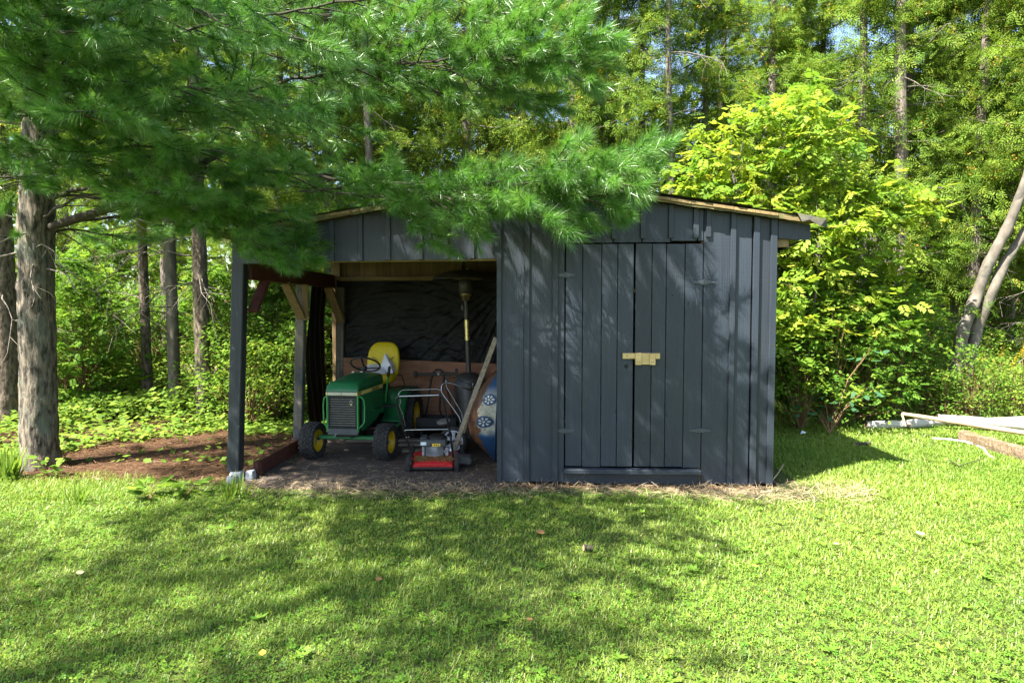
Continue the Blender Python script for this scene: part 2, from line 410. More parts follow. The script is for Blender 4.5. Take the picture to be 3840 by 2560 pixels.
def tray_mat():                                 # blue paint, a pale painted band, rust eating in from one side
    m, t, out = nodes('tray_paint'); M['tray_paint'] = m
    at_ = N(t, 'ShaderNodeAttribute', attribute_name='uvz'); sx = N(t, 'ShaderNodeSeparateXYZ'); t.links.new(at_.outputs['Vector'], sx.inputs[0])
    v = coords(t, (11, 11, 11), False); nz = N(t, 'ShaderNodeTexNoise', i_Scale=1.0, i_Detail=7, i_Roughness=.65); t.links.new(v, nz.inputs[0])
    def jit(sock, amp):
        a = N(t, 'ShaderNodeMath', operation='MULTIPLY_ADD'); t.links.new(nz.outputs[0], a.inputs[0]); a.inputs[1].default_value = amp; t.links.new(sock, a.inputs[2]); return a.outputs[0]
    z = jit(sx.outputs['Y'], .10); s_ = jit(sx.outputs['X'], .45)
    band = ramp(t, z, [(.34, (0,0,0)), (.42, (1,1,1)), (.70, (1,1,1)), (.82, (0,0,0))])
    blue = mixc(t, nz.outputs[0], (.006,.03,.085), (.016,.065,.15))
    c = mixc(t, band, blue, mixc(t, ramp(t, nz.outputs[0], [(.35, (0,0,0)), (.65, (1,1,1))]), (.18,.17,.11), (.42,.44,.38)))
    rust = mixc(t, ramp(t, nz.outputs[0], [(.4, (0,0,0)), (.62, (1,1,1))]), (.05,.018,.011), (.135,.062,.026))
    c = mixc(t, ramp(t, s_, [(.385, (0,0,0)), (.41, (1,1,1))]), c, rust)
    b = N(t, 'ShaderNodeBsdfPrincipled'); t.links.new(c, b.inputs['Base Color']); b.inputs['Roughness'].default_value = .5
    bp = N(t, 'ShaderNodeBump', i_Strength=.25, i_Distance=.006); t.links.new(nz.outputs[0], bp.inputs['Height']); t.links.new(bp.outputs[0], b.inputs['Normal'])
    t.links.new(b.outputs[0], out.inputs[0])
tray_mat()

def leaf(name, stops, trans=.35, gloss=.06, rough=.45, vary=.12):
    """stops: colours picked by the leaf's own random value; light passes through"""
    m, t, out = nodes(name); M[name] = m
    a = N(t, 'ShaderNodeAttribute', attribute_name='var')
    c = ramp(t, a.outputs['Fac'], stops)
    oi = N(t, 'ShaderNodeObjectInfo'); hs = N(t, 'ShaderNodeHueSaturation')
    mr = N(t, 'ShaderNodeMapRange', i_3=1-vary, i_4=1+vary); t.links.new(oi.outputs['Random'], mr.inputs[0]); t.links.new(mr.outputs[0], hs.inputs['Value'])
    t.links.new(c, hs.inputs['Color']); c = hs.outputs[0]
    d = N(t, 'ShaderNodeBsdfDiffuse'); tr = N(t, 'ShaderNodeBsdfTranslucent'); g = N(t, 'ShaderNodeBsdfGlossy'); g.inputs['Roughness'].default_value = rough
    t.links.new(c, d.inputs[0])
    tc = mixc(t, .5, c, (1.0,.95,.35), 'MULTIPLY'); hs2 = N(t, 'ShaderNodeHueSaturation', i_Value=1.7); t.links.new(tc, hs2.inputs['Color']); t.links.new(hs2.outputs[0], tr.inputs[0])
    m1 = N(t, 'ShaderNodeMixShader', i_0=trans); t.links.new(d.outputs[0], m1.inputs[1]); t.links.new(tr.outputs[0], m1.inputs[2])
    m2 = N(t, 'ShaderNodeMixShader', i_0=gloss); t.links.new(m1.outputs[0], m2.inputs[1]); t.links.new(g.outputs[0], m2.inputs[2])
    t.links.new(m2.outputs[0], out.inputs[0])
    return m
leaf('pine_needle', [(0, (.045,.14,.016)), (.5, (.09,.215,.030)), (.9, (.16,.28,.06)), (1, (.26,.20,.05))], .36, .06, .36)
leaf('cedar_leaf', [(0, (.065,.135,.018)), (.5, (.13,.205,.026)), (.9, (.20,.25,.032)), (1, (.26,.26,.04))], .36, .006, .6)
leaf('cone_yellow', [(0, (.30,.20,.03)), (1, (.48,.33,.05))], .2, .02)
leaf('ash_leaf', [(0, (.075,.165,.018)), (.4, (.165,.26,.026)), (.85, (.29,.345,.04)), (1, (.42,.40,.07))], .45, .008, .6)
leaf('shrub_leaf', [(0, (.055,.135,.015)), (.5, (.10,.19,.024)), (.9, (.17,.25,.03)), (1, (.24,.24,.04))], .40, .006, .6)
leaf('cover_leaf', [(0, (.07,.15,.02)), (.5, (.14,.23,.03)), (.9, (.23,.30,.04)), (1, (.28,.28,.06))], .40, .008, .6)
leaf('dark_leaf', [(0, (.025,.08,.035)), (1, (.055,.13,.055))], .25, .008, .6)
leaf('goldenrod', [(0, (.30,.22,.012)), (1, (.42,.32,.02))], .2, .02)
leaf('grass', [(0, (.065,.145,.016)), (.45, (.162,.240,.033)), (.8, (.26,.305,.062)), (.93, (.35,.34,.12)), (1, (.46,.40,.22))], .34, .02, vary=0)
leaf('clover', [(0, (.055,.16,.016)), (.6, (.14,.25,.028)), (1, (.26,.33,.05))], .34, .02, vary=0)
leaf('straw', [(0, (.22,.155,.085)), (.6, (.36,.28,.165)), (1, (.50,.41,.27))], .15, .06, vary=0)
leaf('needle_litter', [(0, (.055,.026,.011)), (.6, (.125,.064,.031)), (1, (.26,.16,.085))], .1, .05, vary=0)
leaf('clippings', [(0, (.10,.11,.03)), (1, (.28,.25,.10))], .15, .02, vary=0)

def ground_mat():
    m, t, out = nodes('ground'); M['ground'] = m
    v = coords(t, (3, 3, 3), False); vf = coords(t, (45, 45, 45), False); vl = coords(t, (.6, .6, .6), False)
    a = N(t, 'ShaderNodeTexNoise', i_Scale=1.0, i_Detail=8, i_Roughness=.7); t.links.new(v, a.inputs[0])
    f = N(t, 'ShaderNodeTexNoise', i_Scale=1.0, i_Detail=4, i_Roughness=.7); t.links.new(vf, f.inputs[0])
    at_ = N(t, 'ShaderNodeAttribute', attribute_name='litter')
    turf = ramp(t, f.outputs[0], [(.3, (.035,.055,.014)), (.6, (.085,.115,.030)), (.8, (.16,.15,.06))])
    lit = ramp(t, f.outputs[0], [(.3, (.040,.021,.011)), (.55, (.090,.050,.028)), (.8, (.18,.11,.064))])
    c = mixc(t, ramp(t, a.outputs[0], [(.45, (0,0,0)), (.7, (.5,.5,.5))]), turf, (.11,.09,.045))
    ad = N(t, 'ShaderNodeMath', operation='MULTIPLY_ADD'); t.links.new(a.outputs[0], ad.inputs[0]); ad.inputs[1].default_value = .5
    t.links.new(at_.outputs['Fac'], ad.inputs[2])
    c = mixc(t, ramp(t, ad.outputs[0], [(.65, (0,0,0)), (.85, (1,1,1))]), c, lit)
    b = N(t, 'ShaderNodeBsdfPrincipled'); t.links.new(c, b.inputs['Base Color']); b.inputs['Roughness'].default_value = 1; b.inputs['Specular IOR Level'].default_value = .1
    bp = N(t, 'ShaderNodeBump', i_Strength=.8, i_Distance=.03); t.links.new(f.outputs[0], bp.inputs['Height']); t.links.new(bp.outputs[0], b.inputs['Normal'])
    t.links.new(b.outputs[0], out.inputs[0])
ground_mat()

# ------------------------------------------------------------------ ground
def smooth01(a, b, x): 
    t = np.clip((x-a)/(b-a), 0, 1); return t*t*(3-2*t)
def litter_w(x, y):                             # how far the ground is needle litter rather than turf
    edge = np.where(x < -2.3, 5.75, np.where(x < -.4, 5.55, 5.65))
    left = smooth01(-.12, .3, y-edge)*(1-smooth01(1.95, 2.1, x))
    wood = smooth01(9.5, 11.5, y)*.8
    return np.maximum(left, wood)
def ground():
    xs = np.concatenate([np.linspace(-160, -14, 14), np.linspace(-12, 12, 97), np.linspace(14, 160, 14)])
    ys = np.concatenate([np.linspace(-60, -1, 8), np.linspace(0, 14, 57), np.linspace(15, 40, 26), np.linspace(45, 240, 12)])
    X, Y = np.meshgrid(xs, ys, indexing='ij'); Z = gzv(X, Y)
    V = np.stack([X, Y, Z], -1).reshape(-1, 3); b = len(ys)
    I = (np.arange(len(xs)-1)[:, None]*b+np.arange(b-1)[None]).ravel()
    T = np.concatenate([np.stack([I, I+b, I+b+1], 1), np.stack([I, I+b+1, I+1], 1)])
    me = mesh_tri('ground', V, T, mats=[M['ground']], smooth=True)
    a = me.attributes.new('litter', 'FLOAT', 'POINT'); a.data.foreach_set('value', litter_w(V[:, 0], V[:, 1]).astype(np.float32))
    tag(link('ground', me, None), kind='structure')
ground()
# trodden dirt floor of the open bay, its outline uneven
def dirt():
    pts = []
    for i in range(90):
        a = 2*math.pi*i/90; ca, sa = math.cos(a), math.sin(a)
        ex = 8.0
        x = -1.50+1.22*math.copysign(abs(ca)**(2/ex), ca); y = 7.02+1.38*math.copysign(abs(sa)**(2/ex), sa)
        pts.append((x+.05*noise.noise((x*4, y*4, 0)), y+.10*noise.noise((x*3, y*3, 5)), .004))
    mb = MB(); mb.add(pts+[(-1.5, 7.0, .012)], [(i, (i+1) % 90, 90) for i in range(90)])
    tag(mb.build('dirt_floor', M['dirt_floor']), kind='structure')
dirt()

# ------------------------------------------------------------------ shed
shed = thing('shed', 'dark slate painted board and batten shed with open lean-to bay and low gable roof', 'shed', (0.0, 7.1, 0))
RX, RZ = -0.08, 2.585                            # ridge
EX, EZ = 2.285, 2.235                            # right eave
LX, LZ = -2.80, 2.135                            # left eave
def roofz(x): return RZ+(EZ-RZ)*(x-RX)/(EX-RX) if x > RX else RZ+(LZ-RZ)*(x-RX)/(LX-RX)
def board(parent, x0, x1, z0, z1, y0, y1, mat='painted_wood', name='board', slope=True, ch=.003, jit=.0015):
    """upright board; its top follows the roof when slope"""
    a = random.uniform(-jit, jit); y0 += a; y1 += a
    zl, zr = (roofz(x0)-.012, roofz(x1)-.012) if slope else (z1, z1)
    mb = MB()
    vs = [(x0+ch, y0, z0), (x1-ch, y0, z0), (x1-ch, y0, zr), (x0+ch, y0, zl),
          (x0, y0+ch, z0), (x1, y0+ch, z0), (x1, y0+ch, zr), (x0, y0+ch, zl),
          (x0, y1, z0), (x1, y1, z0), (x1, y1, zr), (x0, y1, zl)]
    fs = [(0,1,2,3), (0,4,5,1), (1,5,6,2), (2,6,7,3), (3,7,4,0), (4,8,9,5), (5,9,10,6), (6,10,11,7), (7,11,8,4), (8,11,10,9)]
    mb.add(vs, fs)
    return mb.build(name, M[mat], parent)
TB = .022
# studs and rails behind the front boards
fw = MB()
for px in (1880, 2090, 2640, 2890): fw.box((wx(px)-.03, F+TB+.002, .03), (wx(px)+.03, F+TB+.09, 2.12))
fw.box((wx(1880)-.03, F+TB+.092, 2.10), (wx(2890)+.03, F+TB+.15, 2.18))
front = fw.build('front_wall', M['bare_wood_v'], shed)
c3 = lambda c: wx(1800+c/1.307)
zbot = .015
edges = [(88, 216), (220, 358), (362, 413)]
for a, b in edges: board(front, c3(a), c3(b), zbot+random.uniform(0, .012), 0, F, F+TB)
for a, b in ((83, 106), (216, 243), (354, 382)):
    board(front, c3(a), c3(b), zbot+.01, 0, F-.022, F-.0015, name='batten')
for a, b in ((1089, 1219), (1223, 1322), (1330, 1440)): board(front, c3(a), c3(b), zbot+random.uniform(0, .02), 0, F, F+TB)
for a, b in ((1215, 1241), (1326, 1356), (1409, 1441)): board(front, c3(a), c3(b), zbot+.012, 0, F-.030, F-.0015, name='batten')
# short boards over the door and their cut-off battens
zd = wz(910)
for a, b, dz in ((417, 505, 0), (509, 645, -.002), (649, 785, 0), (789, 925, 0), (929, 1055, .012), (1059, 1086, .012)): board(front, c3(a), c3(b), zd+dz, 0, F, F+TB)
for a, b, py in ((500, 526, 897), (640, 666, 898), (778, 806, 896), (914, 941, 895), (1034, 1061, 895), (1096, 1121, 891)):
    board(front, c3(a), c3(b), wz(py), 0, F-.024, F-.0015, name='batten')
# sill ledge and kick board
mb = MB(); mb.bar((wx(2113), F-.045, wz(1758)), (wx(2627), F-.045, wz(1758)), .085, .040, ch=.005); mb.build('sill_ledge', M['painted_wood'], front)
mb = MB(); mb.box((wx(2117), F+.004, .01), (wx(2624), F+.026, wz(1775)), .003); mb.build('kick_board', M['painted_wood'], front)

# double door
zt, zb_ = wz(916), wz(1744)
dl = MB(); dl.box((c3(425), F+.016, zb_+.25), (c3(742), F+.040, zb_+.37)); dl.box((c3(425), F+.016, zt-.37), (c3(742), F+.040, zt-.25)); dl.bar((c3(440), F+.028, zb_+.36), (c3(730), F+.028, zt-.36), .024, .10, (1, 0, 0))
door1 = dl.build('door', M['bare_wood_x'], shed)
dr = MB(); dr.box((c3(762), F+.016, zb_+.25), (c3(1080), F+.040, zb_+.37)); dr.box((c3(762), F+.016, zt-.37), (c3(1080), F+.040, zt-.25)); dr.bar((c3(1065), F+.028, zb_+.36), (c3(775), F+.028, zt-.36), .024, .10, (1, 0, 0))
door2 = dr.build('door', M['bare_wood_x'], shed)
for d, L in ((door1, ((419, 499), (502, 591), (594, 669), (672, 748))), (door2, ((758, 836), (839, 906), (909, 996), (999, 1085)))):
    for a, b in L:
        board(d, c3(a), c3(b), zb_+random.uniform(-.006, .004), zt+random.uniform(-.004, .003), F-.008, F+.014, name='plank', slope=False, ch=.0025, jit=.0022)
def hinge(d, cx, py, w):
    x = c3(cx); z = wz(py); mb = MB(); y0, y1 = F-.0165, F-.0125
    for s_ in (-1, 1):
        pl = [(0, -.020), (s_*w*.4, -.014), (s_*w, -.006), (s_*w, .006), (s_*w*.4, .014), (0, .020)]
        vs = [(x+a, y0, z+b) for a, b in pl]+[(x+a, y1, z+b) for a, b in pl]
        mb.add(vs, [list(range(6)), list(range(6, 12))[::-1]]+[(i, (i+1) % 6, 6+(i+1) % 6, 6+i) for i in range(6)])
        for k in (.3, .62, .88): mb.lathe([(0, .004), (.0035, .003), (.004, 0)], 6, Matrix.Translation((x+s_*w*k, y0, z))@Matrix.Rotation(R(90), 4, 'X'))
    mb.tube([(x, F-.019, z-.026), (x, F-.019, z+.026)], .005, 8)
    mb.build('hinge', M['hinge_metal'], d)
for d, c, py, w in ((door1, 417, 1031, .085), (door1, 413, 1613, .085), (door2, 1089, 1059, .09), (door2, 1078, 1608, .09)): hinge(d, c, py, w)
mb = MB(); mb.lathe([(0, 0), (.016, .001), (.017, 0)], 16, Matrix.Translation((wx(2347), F-.0108, wz(1371)))@Matrix.Rotation(R(90), 4, 'X')); mb.build('finger_hole', M['void'], door1)
# a few knot holes and nail pits in the planks of the right leaf
for px, py, r_ in ((2519, 1108, .006), (2577, 1136, .006), (2495, 1247, .006), (2570, 1170, .005), (2500, 1552, .009), (2498, 1702, .008), (2511, 1715, .006), (2310, 1540, .010), (2372, 1644, .008)):
    mb = MB(); mb.lathe([(0, 0), (r_, .0006), (r_*1.05, 0)], 9, Matrix.Translation((wx(px), F-.0105, wz(py)))@Matrix.Rotation(R(90), 4, 'X')@Matrix.Diagonal((.7, 1.3, 1, 1))); mb.build('knot_hole', M['void'], door2 if px > 2380 else door1)
# pale wooden slide latch
lat = MB(); X0, X1 = wx(2380), wx(2454); lat.box((X0, F-.030, wz(1364)), (X1, F-.0115, wz(1342)), .002)
latch = lat.build('door_latch', M['latch_wood'], shed)
mb = MB(); mb.box((wx(2333), F-.034, wz(1343)), (wx(2472), F-.0115, wz(1322)), .0025); mb.build('slide_bar', M['latch_wood'], latch)
for a, b in ((2381, 2402), (2433, 2454)):
    mb = MB(); mb.box((wx(a), F-.050, wz(1365)), (wx(b), F-.0345, wz(1323)), .002); mb.build('keeper', M['latch_wood'], latch)
    for dx in (-.008, .010):
        mb = MB(); xx = wx((a+b)/2)+dx; mb.lathe([(0, .0018), (.004, .001), (.0045, 0)], 8, Matrix.Translation((xx, F-.0502, wz(1354)))@Matrix.Rotation(R(90), 4, 'X')); mb.build('screw', M['decal_black'], latch)
mb = MB(); mb.lathe([(0, .0015), (.004, .001), (.0045, 0)], 8, Matrix.Translation((wx(2348), F-.0342, wz(1332)))@Matrix.Rotation(R(90), 4, 'X')); mb.build('screw', M['decal_black'], latch)

# gable boards over the open bay
hd = MB(); hd.bar((wx(895), F+.06, wz(968)+.03), (wx(1870), F+.06, wz(960)+.03), .05, .13, ch=.004)
header = hd.build('bay_header', M['bare_wood_x'], shed)
hb = [878, 985, 1075, 1170, 1252, 1358, 1460, 1580, 1676, 1772, 1866]
for a, b in zip(hb[:-1], hb[1:]):
    zz = wz(984-(a-878)/988*16)
    board(header, wx(a+1), wx(b-1), zz+random.uniform(-.004, .004), 0, F+.002, F+.024)
for p in hb[1:-1]: board(header, wx(p-10), wx(p+9), wz(983-(p-878)/988*16), 0, F-.018, F+.0005, name='batten')

# roof: deck, felt, rafters, edges
def slab(mb, xa, xb, y0, y1, dz0, dz1, mi=0):
    za, zb2 = roofz(xa), roofz(xb)
    vs = [(xa, y0, za+dz0), (xb, y0, zb2+dz0), (xb, y1, zb2+dz0), (xa, y1, za+dz0), (xa, y0, za+dz1), (xb, y0, zb2+dz1), (xb, y1, zb2+dz1), (xa, y1, za+dz1)]
    mb.add(vs, [(3,2,1,0), (4,5,6,7), (0,1,5,4), (1,2,6,5), (2,3,7,6), (3,0,4,7)], False, None, mi)
rf = MB(); slab(rf, LX-.02, RX, F-.075, BK+.2, .030, .040); slab(rf, RX, EX+.02, F-.075, BK+.2, .030, .040)
roof = rf.build('roof', M['roof_felt'], shed)
x = LX                                             # deck boards run front to back
while x < EX-.01:
    x2 = min(x+random.uniform(.17, .21), EX)
    if x < RX < x2: x2 = RX
    mb = MB(); slab(mb, x+.002, x2-.002, F-.10+random.uniform(-.01, .015), BK+.18, .004, .0275); mb.build('roof_board', M['bare_wood_y'], roof); x = x2
for y in (6.30, 6.80, 7.30, 7.80, 8.25):
    for xa, xb in ((LX+.06, RX-.02), (RX+.02, EX-.06)):
        mb = MB(); slab(mb, xa, xb, y-.022, y+.022, -.115, .001); mb.build('rafter', M['bare_wood_x'], roof)
# weathered edge strip over the front boards, frayed felt over it
def ragged(xa, xb, y, dz0, dz1, n, amp, name, mat, th=.02):
    mb = MB(); top = []; bot = []
    for i in range(n+1):
        xx = xa+(xb-xa)*i/n; j = amp*noise.noise((xx*9, dz0*50, 3.3))+amp*.7*noise.noise((xx*31, 1, 9))
        top.append((xx, roofz(xx)+dz1+.3*j)); bot.append((xx, roofz(xx)+dz0+j))
    vs = [(a, y, b) for a, b in top]+[(a, y, b) for a, b in bot]+[(a, y+th, b) for a, b in top]+[(a, y+th, b) for a, b in bot]
    k = n+1; fs = []
    for i in range(n): fs += [(i, i+1, k+i+1, k+i), (2*k+i, 3*k+i, 3*k+i+1, 2*k+i+1), (i, 2*k+i, 2*k+i+1, i+1), (k+i, k+i+1, 3*k+i+1, 3*k+i)]
    fs += [(0, k, 3*k, 2*k), (n, 2*k+n, 3*k+n, k+n)]
    mb.add(vs, fs); return mb.build(name, M[mat], roof)
for xa, xb in ((LX, RX-.002), (RX+.002, EX)): ragged(xa, xb, F-.095, -.014, .030, 60, .007, 'edge_strip', 'roof_edge', .018)
for xa, xb, dz, dy in ((-2.7, -.9, .042, 0), (-.85, RX, .043, -.01), (RX+.004, 1.05, .042, 0), (.75, 1.75, .053, -.012), (1.55, 2.31, .043, .004)):
    n = 40; mb = MB(); P = []
    for i in range(n+1):
        xx = xa+(xb-xa)*i/n; yy = F-.105+dy-.018*noise.noise((xx*7, 0, dy))-.012*noise.noise((xx*23, 4, dy))
        P.append([(xx, yy, roofz(xx)+dz-.004+.004*noise.noise((xx*12, 2, 1))), (xx, F+.1, roofz(xx)+dz+.004), (xx, F+1.2, roofz(xx)+dz+.002)])
    Q = [[(a, b, c+.006) for a, b, c in r_] for r_ in P]
    mb.grid(P); mb.grid(Q); mb.build('shingle_strip', M['roof_felt'], roof)
mb = MB()                                           # torn flap at the right corner
mb.add([(2.10, F-.125, roofz(2.1)+.05), (2.33, F-.14, roofz(2.33)+.03), (2.36, F-.10, roofz(2.36)-.03), (2.29, F-.13, roofz(2.3)-.035), (2.2, F-.13, roofz(2.2)+.005), (2.14, F-.135, roofz(2.14)-.02),
        (2.10, F-.05, roofz(2.1)+.055), (2.35, F-.02, roofz(2.35)+.035)], [(0,1,3,4), (1,2,3), (0,4,5), (0,6,7,1)]); mb.build('torn_felt', M['roof_felt'], roof, recalc=False)
# right eave: painted barge end, raw lookout and soffit
c2 = wx(2905)
mb = MB()
vs = [(c2+.004, roofz(c2)-.016), (EX-.03, roofz(EX-.03)-.016), (EX-.03, roofz(EX)-.135), (c2+.15, wz(898)-.012), (c2+.004, wz(897))]
mb.add([(a, F-.012, b) for a, b in vs]+[(a, F+.012, b) for a, b in vs], [list(range(5)), list(range(5, 10))[::-1]]+[(i, (i+1) % 5, 5+(i+1) % 5, 5+i) for i in range(5)])
mb.build('barge_board', M['painted_wood'], shed)
mb = MB(); mb.box((c2+.006, F+.02, wz(930)), (c2+.105, BK, wz(900)), .003); mb.build('eave_lookout', M['bare_wood_y'], shed)
mb = MB(); mb.add([(c2+.004, F+.014, wz(948)), (c2+.10, F+.014, wz(932)), (EX-.04, F+.014, wz(899)), (c2+.004, BK, wz(948)), (c2+.10, BK, wz(932)), (EX-.04, BK, wz(899))], [(0,1,4,3), (1,2,5,4)]); mb.build('soffit', M['painted_wood'], shed, recalc=False)

# side, back and inner walls
sw_ = MB()
for y in (6.05, 7.1, 8.4): sw_.box((1.895, y-.03, .03), (1.960, y+.03, 2.15))
sidew = sw_.build('side_wall', M['bare_wood_v'], shed)
y = F+.03
while y < BK-.02:
    y2 = min(y+.205, BK); mb = MB(); mb.box((1.963, y+.002, .015), (1.987, y2-.002, 2.20), .003); mb.build('board', M['painted_wood'], sidew); y = y2
iw = MB()
for y in (6.05, 7.1, 8.3): iw.box((-.30, y-.03, .02), (-.235, y+.03, 2.2))
innerw = iw.build('partition_wall', M['bare_wood_v'], shed)
y = F+.03
while y < BK-.04:
    y2 = min(y+.22, BK-.03); mb = MB(); mb.box((-.335, y+.002, .015), (-.303, y2-.002, 2.40), .003); mb.build('board', M['bare_wood_v'], innerw); y = y2
bw = MB()
for x in (-2.52, -1.0, -.27, .8, 1.93): bw.box((x-.03, BK-.11, .02), (x+.03, BK-.045, 2.1))
backw = bw.build('back_wall', M['bare_wood_v'], shed)
x = -2.62
while x < 1.95:
    x2 = min(x+random.uniform(.17, .23), 1.96); g_ = random.choice([.001, .002, .006, .004])
    board(backw, x+g_/2, x2-g_/2, .02, 0, BK-.04, BK-.016, mat='bare_wood_v'); x = x2
mb = MB(); a = at(1297, 1046, BK-.14); mb.bar((-2.48, BK-.14, a.z), (-.34, BK-.14, a.z+.01), .05, .05, ch=.003); mb.build('ledger', M['bare_wood_x'], backw)

# posts, plates, braces of the open bay
def post(name, p, q, w_, mat, n=7):
    mb = MB(); p = Vector(p); q = Vector(q); secs = []
    for i in range(n):
        t = i/(n-1); c = p.lerp(q, t); j = .003*noise.noise((c.x*9, c.y*9, c.z*5)); h = w_/2+j; k = h*.86
        secs.append([(c.x+a*1.0, c.y+b*1.0, c.z) for a, b in ((-h,-k),(-k,-h),(k,-h),(h,-k),(h,k),(k,h),(-k,h),(-h,k))])
    mb.loft(secs, smooth=False); return mb.build(name, M[mat], shed)
bA = at(883, 1792, F+.05); tA = at(901, 985, F+.06)
post('corner_post', (bA.x, F+.05, .085), (tA.x, F+.06, 1.93), .108, 'post_paint')
pB = at(1118, 1640, 7.15); tB = at(1132, 1080, 7.15)
post('post', (pB.x, 7.15, .005), (tB.x, 7.15, 1.775), .092, 'grey_wood')
pC = at(1272, 1500, 8.32); tC = at(1280, 1110, 8.32)
post('post', (pC.x, 8.32, .005), (tC.x, 8.32, 1.775), .09, 'grey_wood')
PX = tA.x+.05
mb = MB(); mb.bar((PX, F+.125, 1.86), (PX+.03, BK-.13, 1.85), .045, .16, ch=.004); mb.build('top_plate', M['red_wood'], shed)
mb = MB(); mb.bar((PX-.055, F+.125, 1.70+.15), (PX-.03, BK-.13, 1.69+.15), .045, .13, ch=.004); mb.build('top_plate', M['bare_wood_y'], shed)
mb = MB(); mb.bar((PX+.03, F+.115, 1.50), (PX+.03, F+.40, 1.775), .045, .09, (1,0,0), .004); mb.build('brace', M['red_wood'], shed)
mb = MB(); mb.bar((tB.x+.02, 7.08, 1.42), (PX+.03, 6.78, 1.775), .045, .09, (1,0,0), .004); mb.build('brace', M['bare_wood_v'], shed)
mb = MB(); mb.bar((tB.x+.06, 7.08, 1.40), (tB.x+.06, 7.08, 1.775), .02, .06, (1,0,0), .003); mb.build('cleat', M['bare_wood_v'], shed)
mb = MB(); mb.bar((tC.x+.01, 8.26, 1.36), (tC.x-.05, 7.96, 1.765), .045, .10, (1,0,0), .004); mb.build('brace', M['bare_wood_v'], shed)
mb = MB(); s0 = gp(915, 1790); mb.bar((tA.x+.075, F+.12, .075), (pB.x+.045, 7.09, .085), .045, .135, ch=.006); mb.build('sill_beam', M['red_wood'], shed)

# concrete lumps under the corner post
for i, (px, py, sx_, sy_, h_, lab) in enumerate(((866, 1812, .085, .09, .07, 'small pale concrete block on the ground, outermost of three at the corner post'),
                                       (906, 1822, .125, .12, .085, 'largest pale concrete block, directly under the dark corner post'),
                                       (936, 1796, .075, .10, .085, 'narrow pale concrete block tucked between corner post and red sill beam'))):
    g_ = gp(px, py+4); g_ = Vector((g_.x, g_.y+.03, 0))
    if i == 1: g_ = Vector((bA.x+.03, F+.02, 0))
    mb = MB(); secs = []
    for z, k in ((0, 1.0), (h_*.25, 1.02), (h_*.8, .86), (h_-.001 if i != 1 else .083, .74)):
        secs.append([(g_.x+a*(1+.08*noise.noise((a*30, b*30, z*9+i))), g_.y+b*(1+.08*noise.noise((a*30+5, b*30, z*9+i))), z) for a, b, _ in superell(sx_/2*k, sy_/2*k, 0, 14, 5)])
    mb.loft(secs, smooth=False); o = mb.build('concrete_block', M['concrete']); tag(o, lab, 'concrete block', 'concrete blocks under the post')

# ------------------------------------------------------------------ things in the open bay
# black tarpaulin on the back wall with folds fanning from its top right corner, wrapped round the back corner
def tarp():
    x0, x1 = at(1262, 1100, BK-.17).x, -.345
    P = []; a = 150; b = 84
    for i in range(a+1):
        row = []
        for j in range(b+1):
            x = x0+(x1-x0)*i/a; zt_ = 1.865-.02*math.sin(i*.35)*.3
            zb2 = .885-.06*i/a+.012*noise.noise((x*5, 0, 1)); z = zb2+(zt_-zb2)*j/b
            dx, dz = x-(x1+.05), z-1.95
            ang = math.atan2(-dz, -dx); rr = math.hypot(dx, dz)
            fan = ((1-abs(noise.noise((ang*13, rr*.9, 0)))*2.2)*.016+(1-abs(noise.noise((ang*31, rr*1.6, 5)))*2)*.007)*min(1, rr*1.3)*(1 if ang > .55 else max(0, ang/.55)**1.5)
            swag = .016*(1-2*abs(noise.noise((x*2.2, z*11+3*(x+1.6)**2, 7))))*max(0, min(1, (-.75-x)*3+.3))
            cr = .016*noise.noise((x*4, z*9, 2))+.006*noise.noise((x*17, z*30, 4))
            row.append((x, BK-.150-.8*fan-.8*swag+cr*.9, z))
        P.append(row)
    mb = MB(); mb.grid(P)
    root = thing('tarpaulin', 'wrinkled black plastic tarpaulin pinned across the back of the open bay', 'tarpaulin', (-1.5, BK-.17, .9))
    mb.build('back_sheet', M['tarp'], root, recalc=False)
    P = []
    for i in range(41):
        row = []
        for j in range(61):
            t = j/60; z = .16+1.68*t; ye = 7.80-.07*math.sin(t*2.4)-.10*(1-t)**2
            y = ye+(8.36-ye)*i/40
            row.append((-2.635-.05*math.sin(t*3.1)+.018*math.sin(y*34+z*1.5)+.02*noise.noise((y*5, z*2, 1)), y, z))
        P.append(row)
    mb = MB(); mb.grid(P); mb.build('corner_sheet', M['tarp'], root, recalc=False)
tarp()
mb = MB(); a = at(1288, 1340, BK-.20); b = at(1888, 1366, BK-.20)
vs = [(a.x, .03), (-.36, .03), (-.36, b.z), (a.x, a.z)]
mb.add([(x, BK-.215, z) for x, z in vs]+[(x, BK-.20, z) for x, z in vs], [(0,1,2,3), (7,6,5,4), (0,4,5,1), (1,5,6,2), (2,6,7,3), (3,7,4,0)])
tag(mb.build('plywood_sheet', M['plywood']), 'reddish brown plywood sheet standing against the back wall below the tarpaulin', 'plywood')

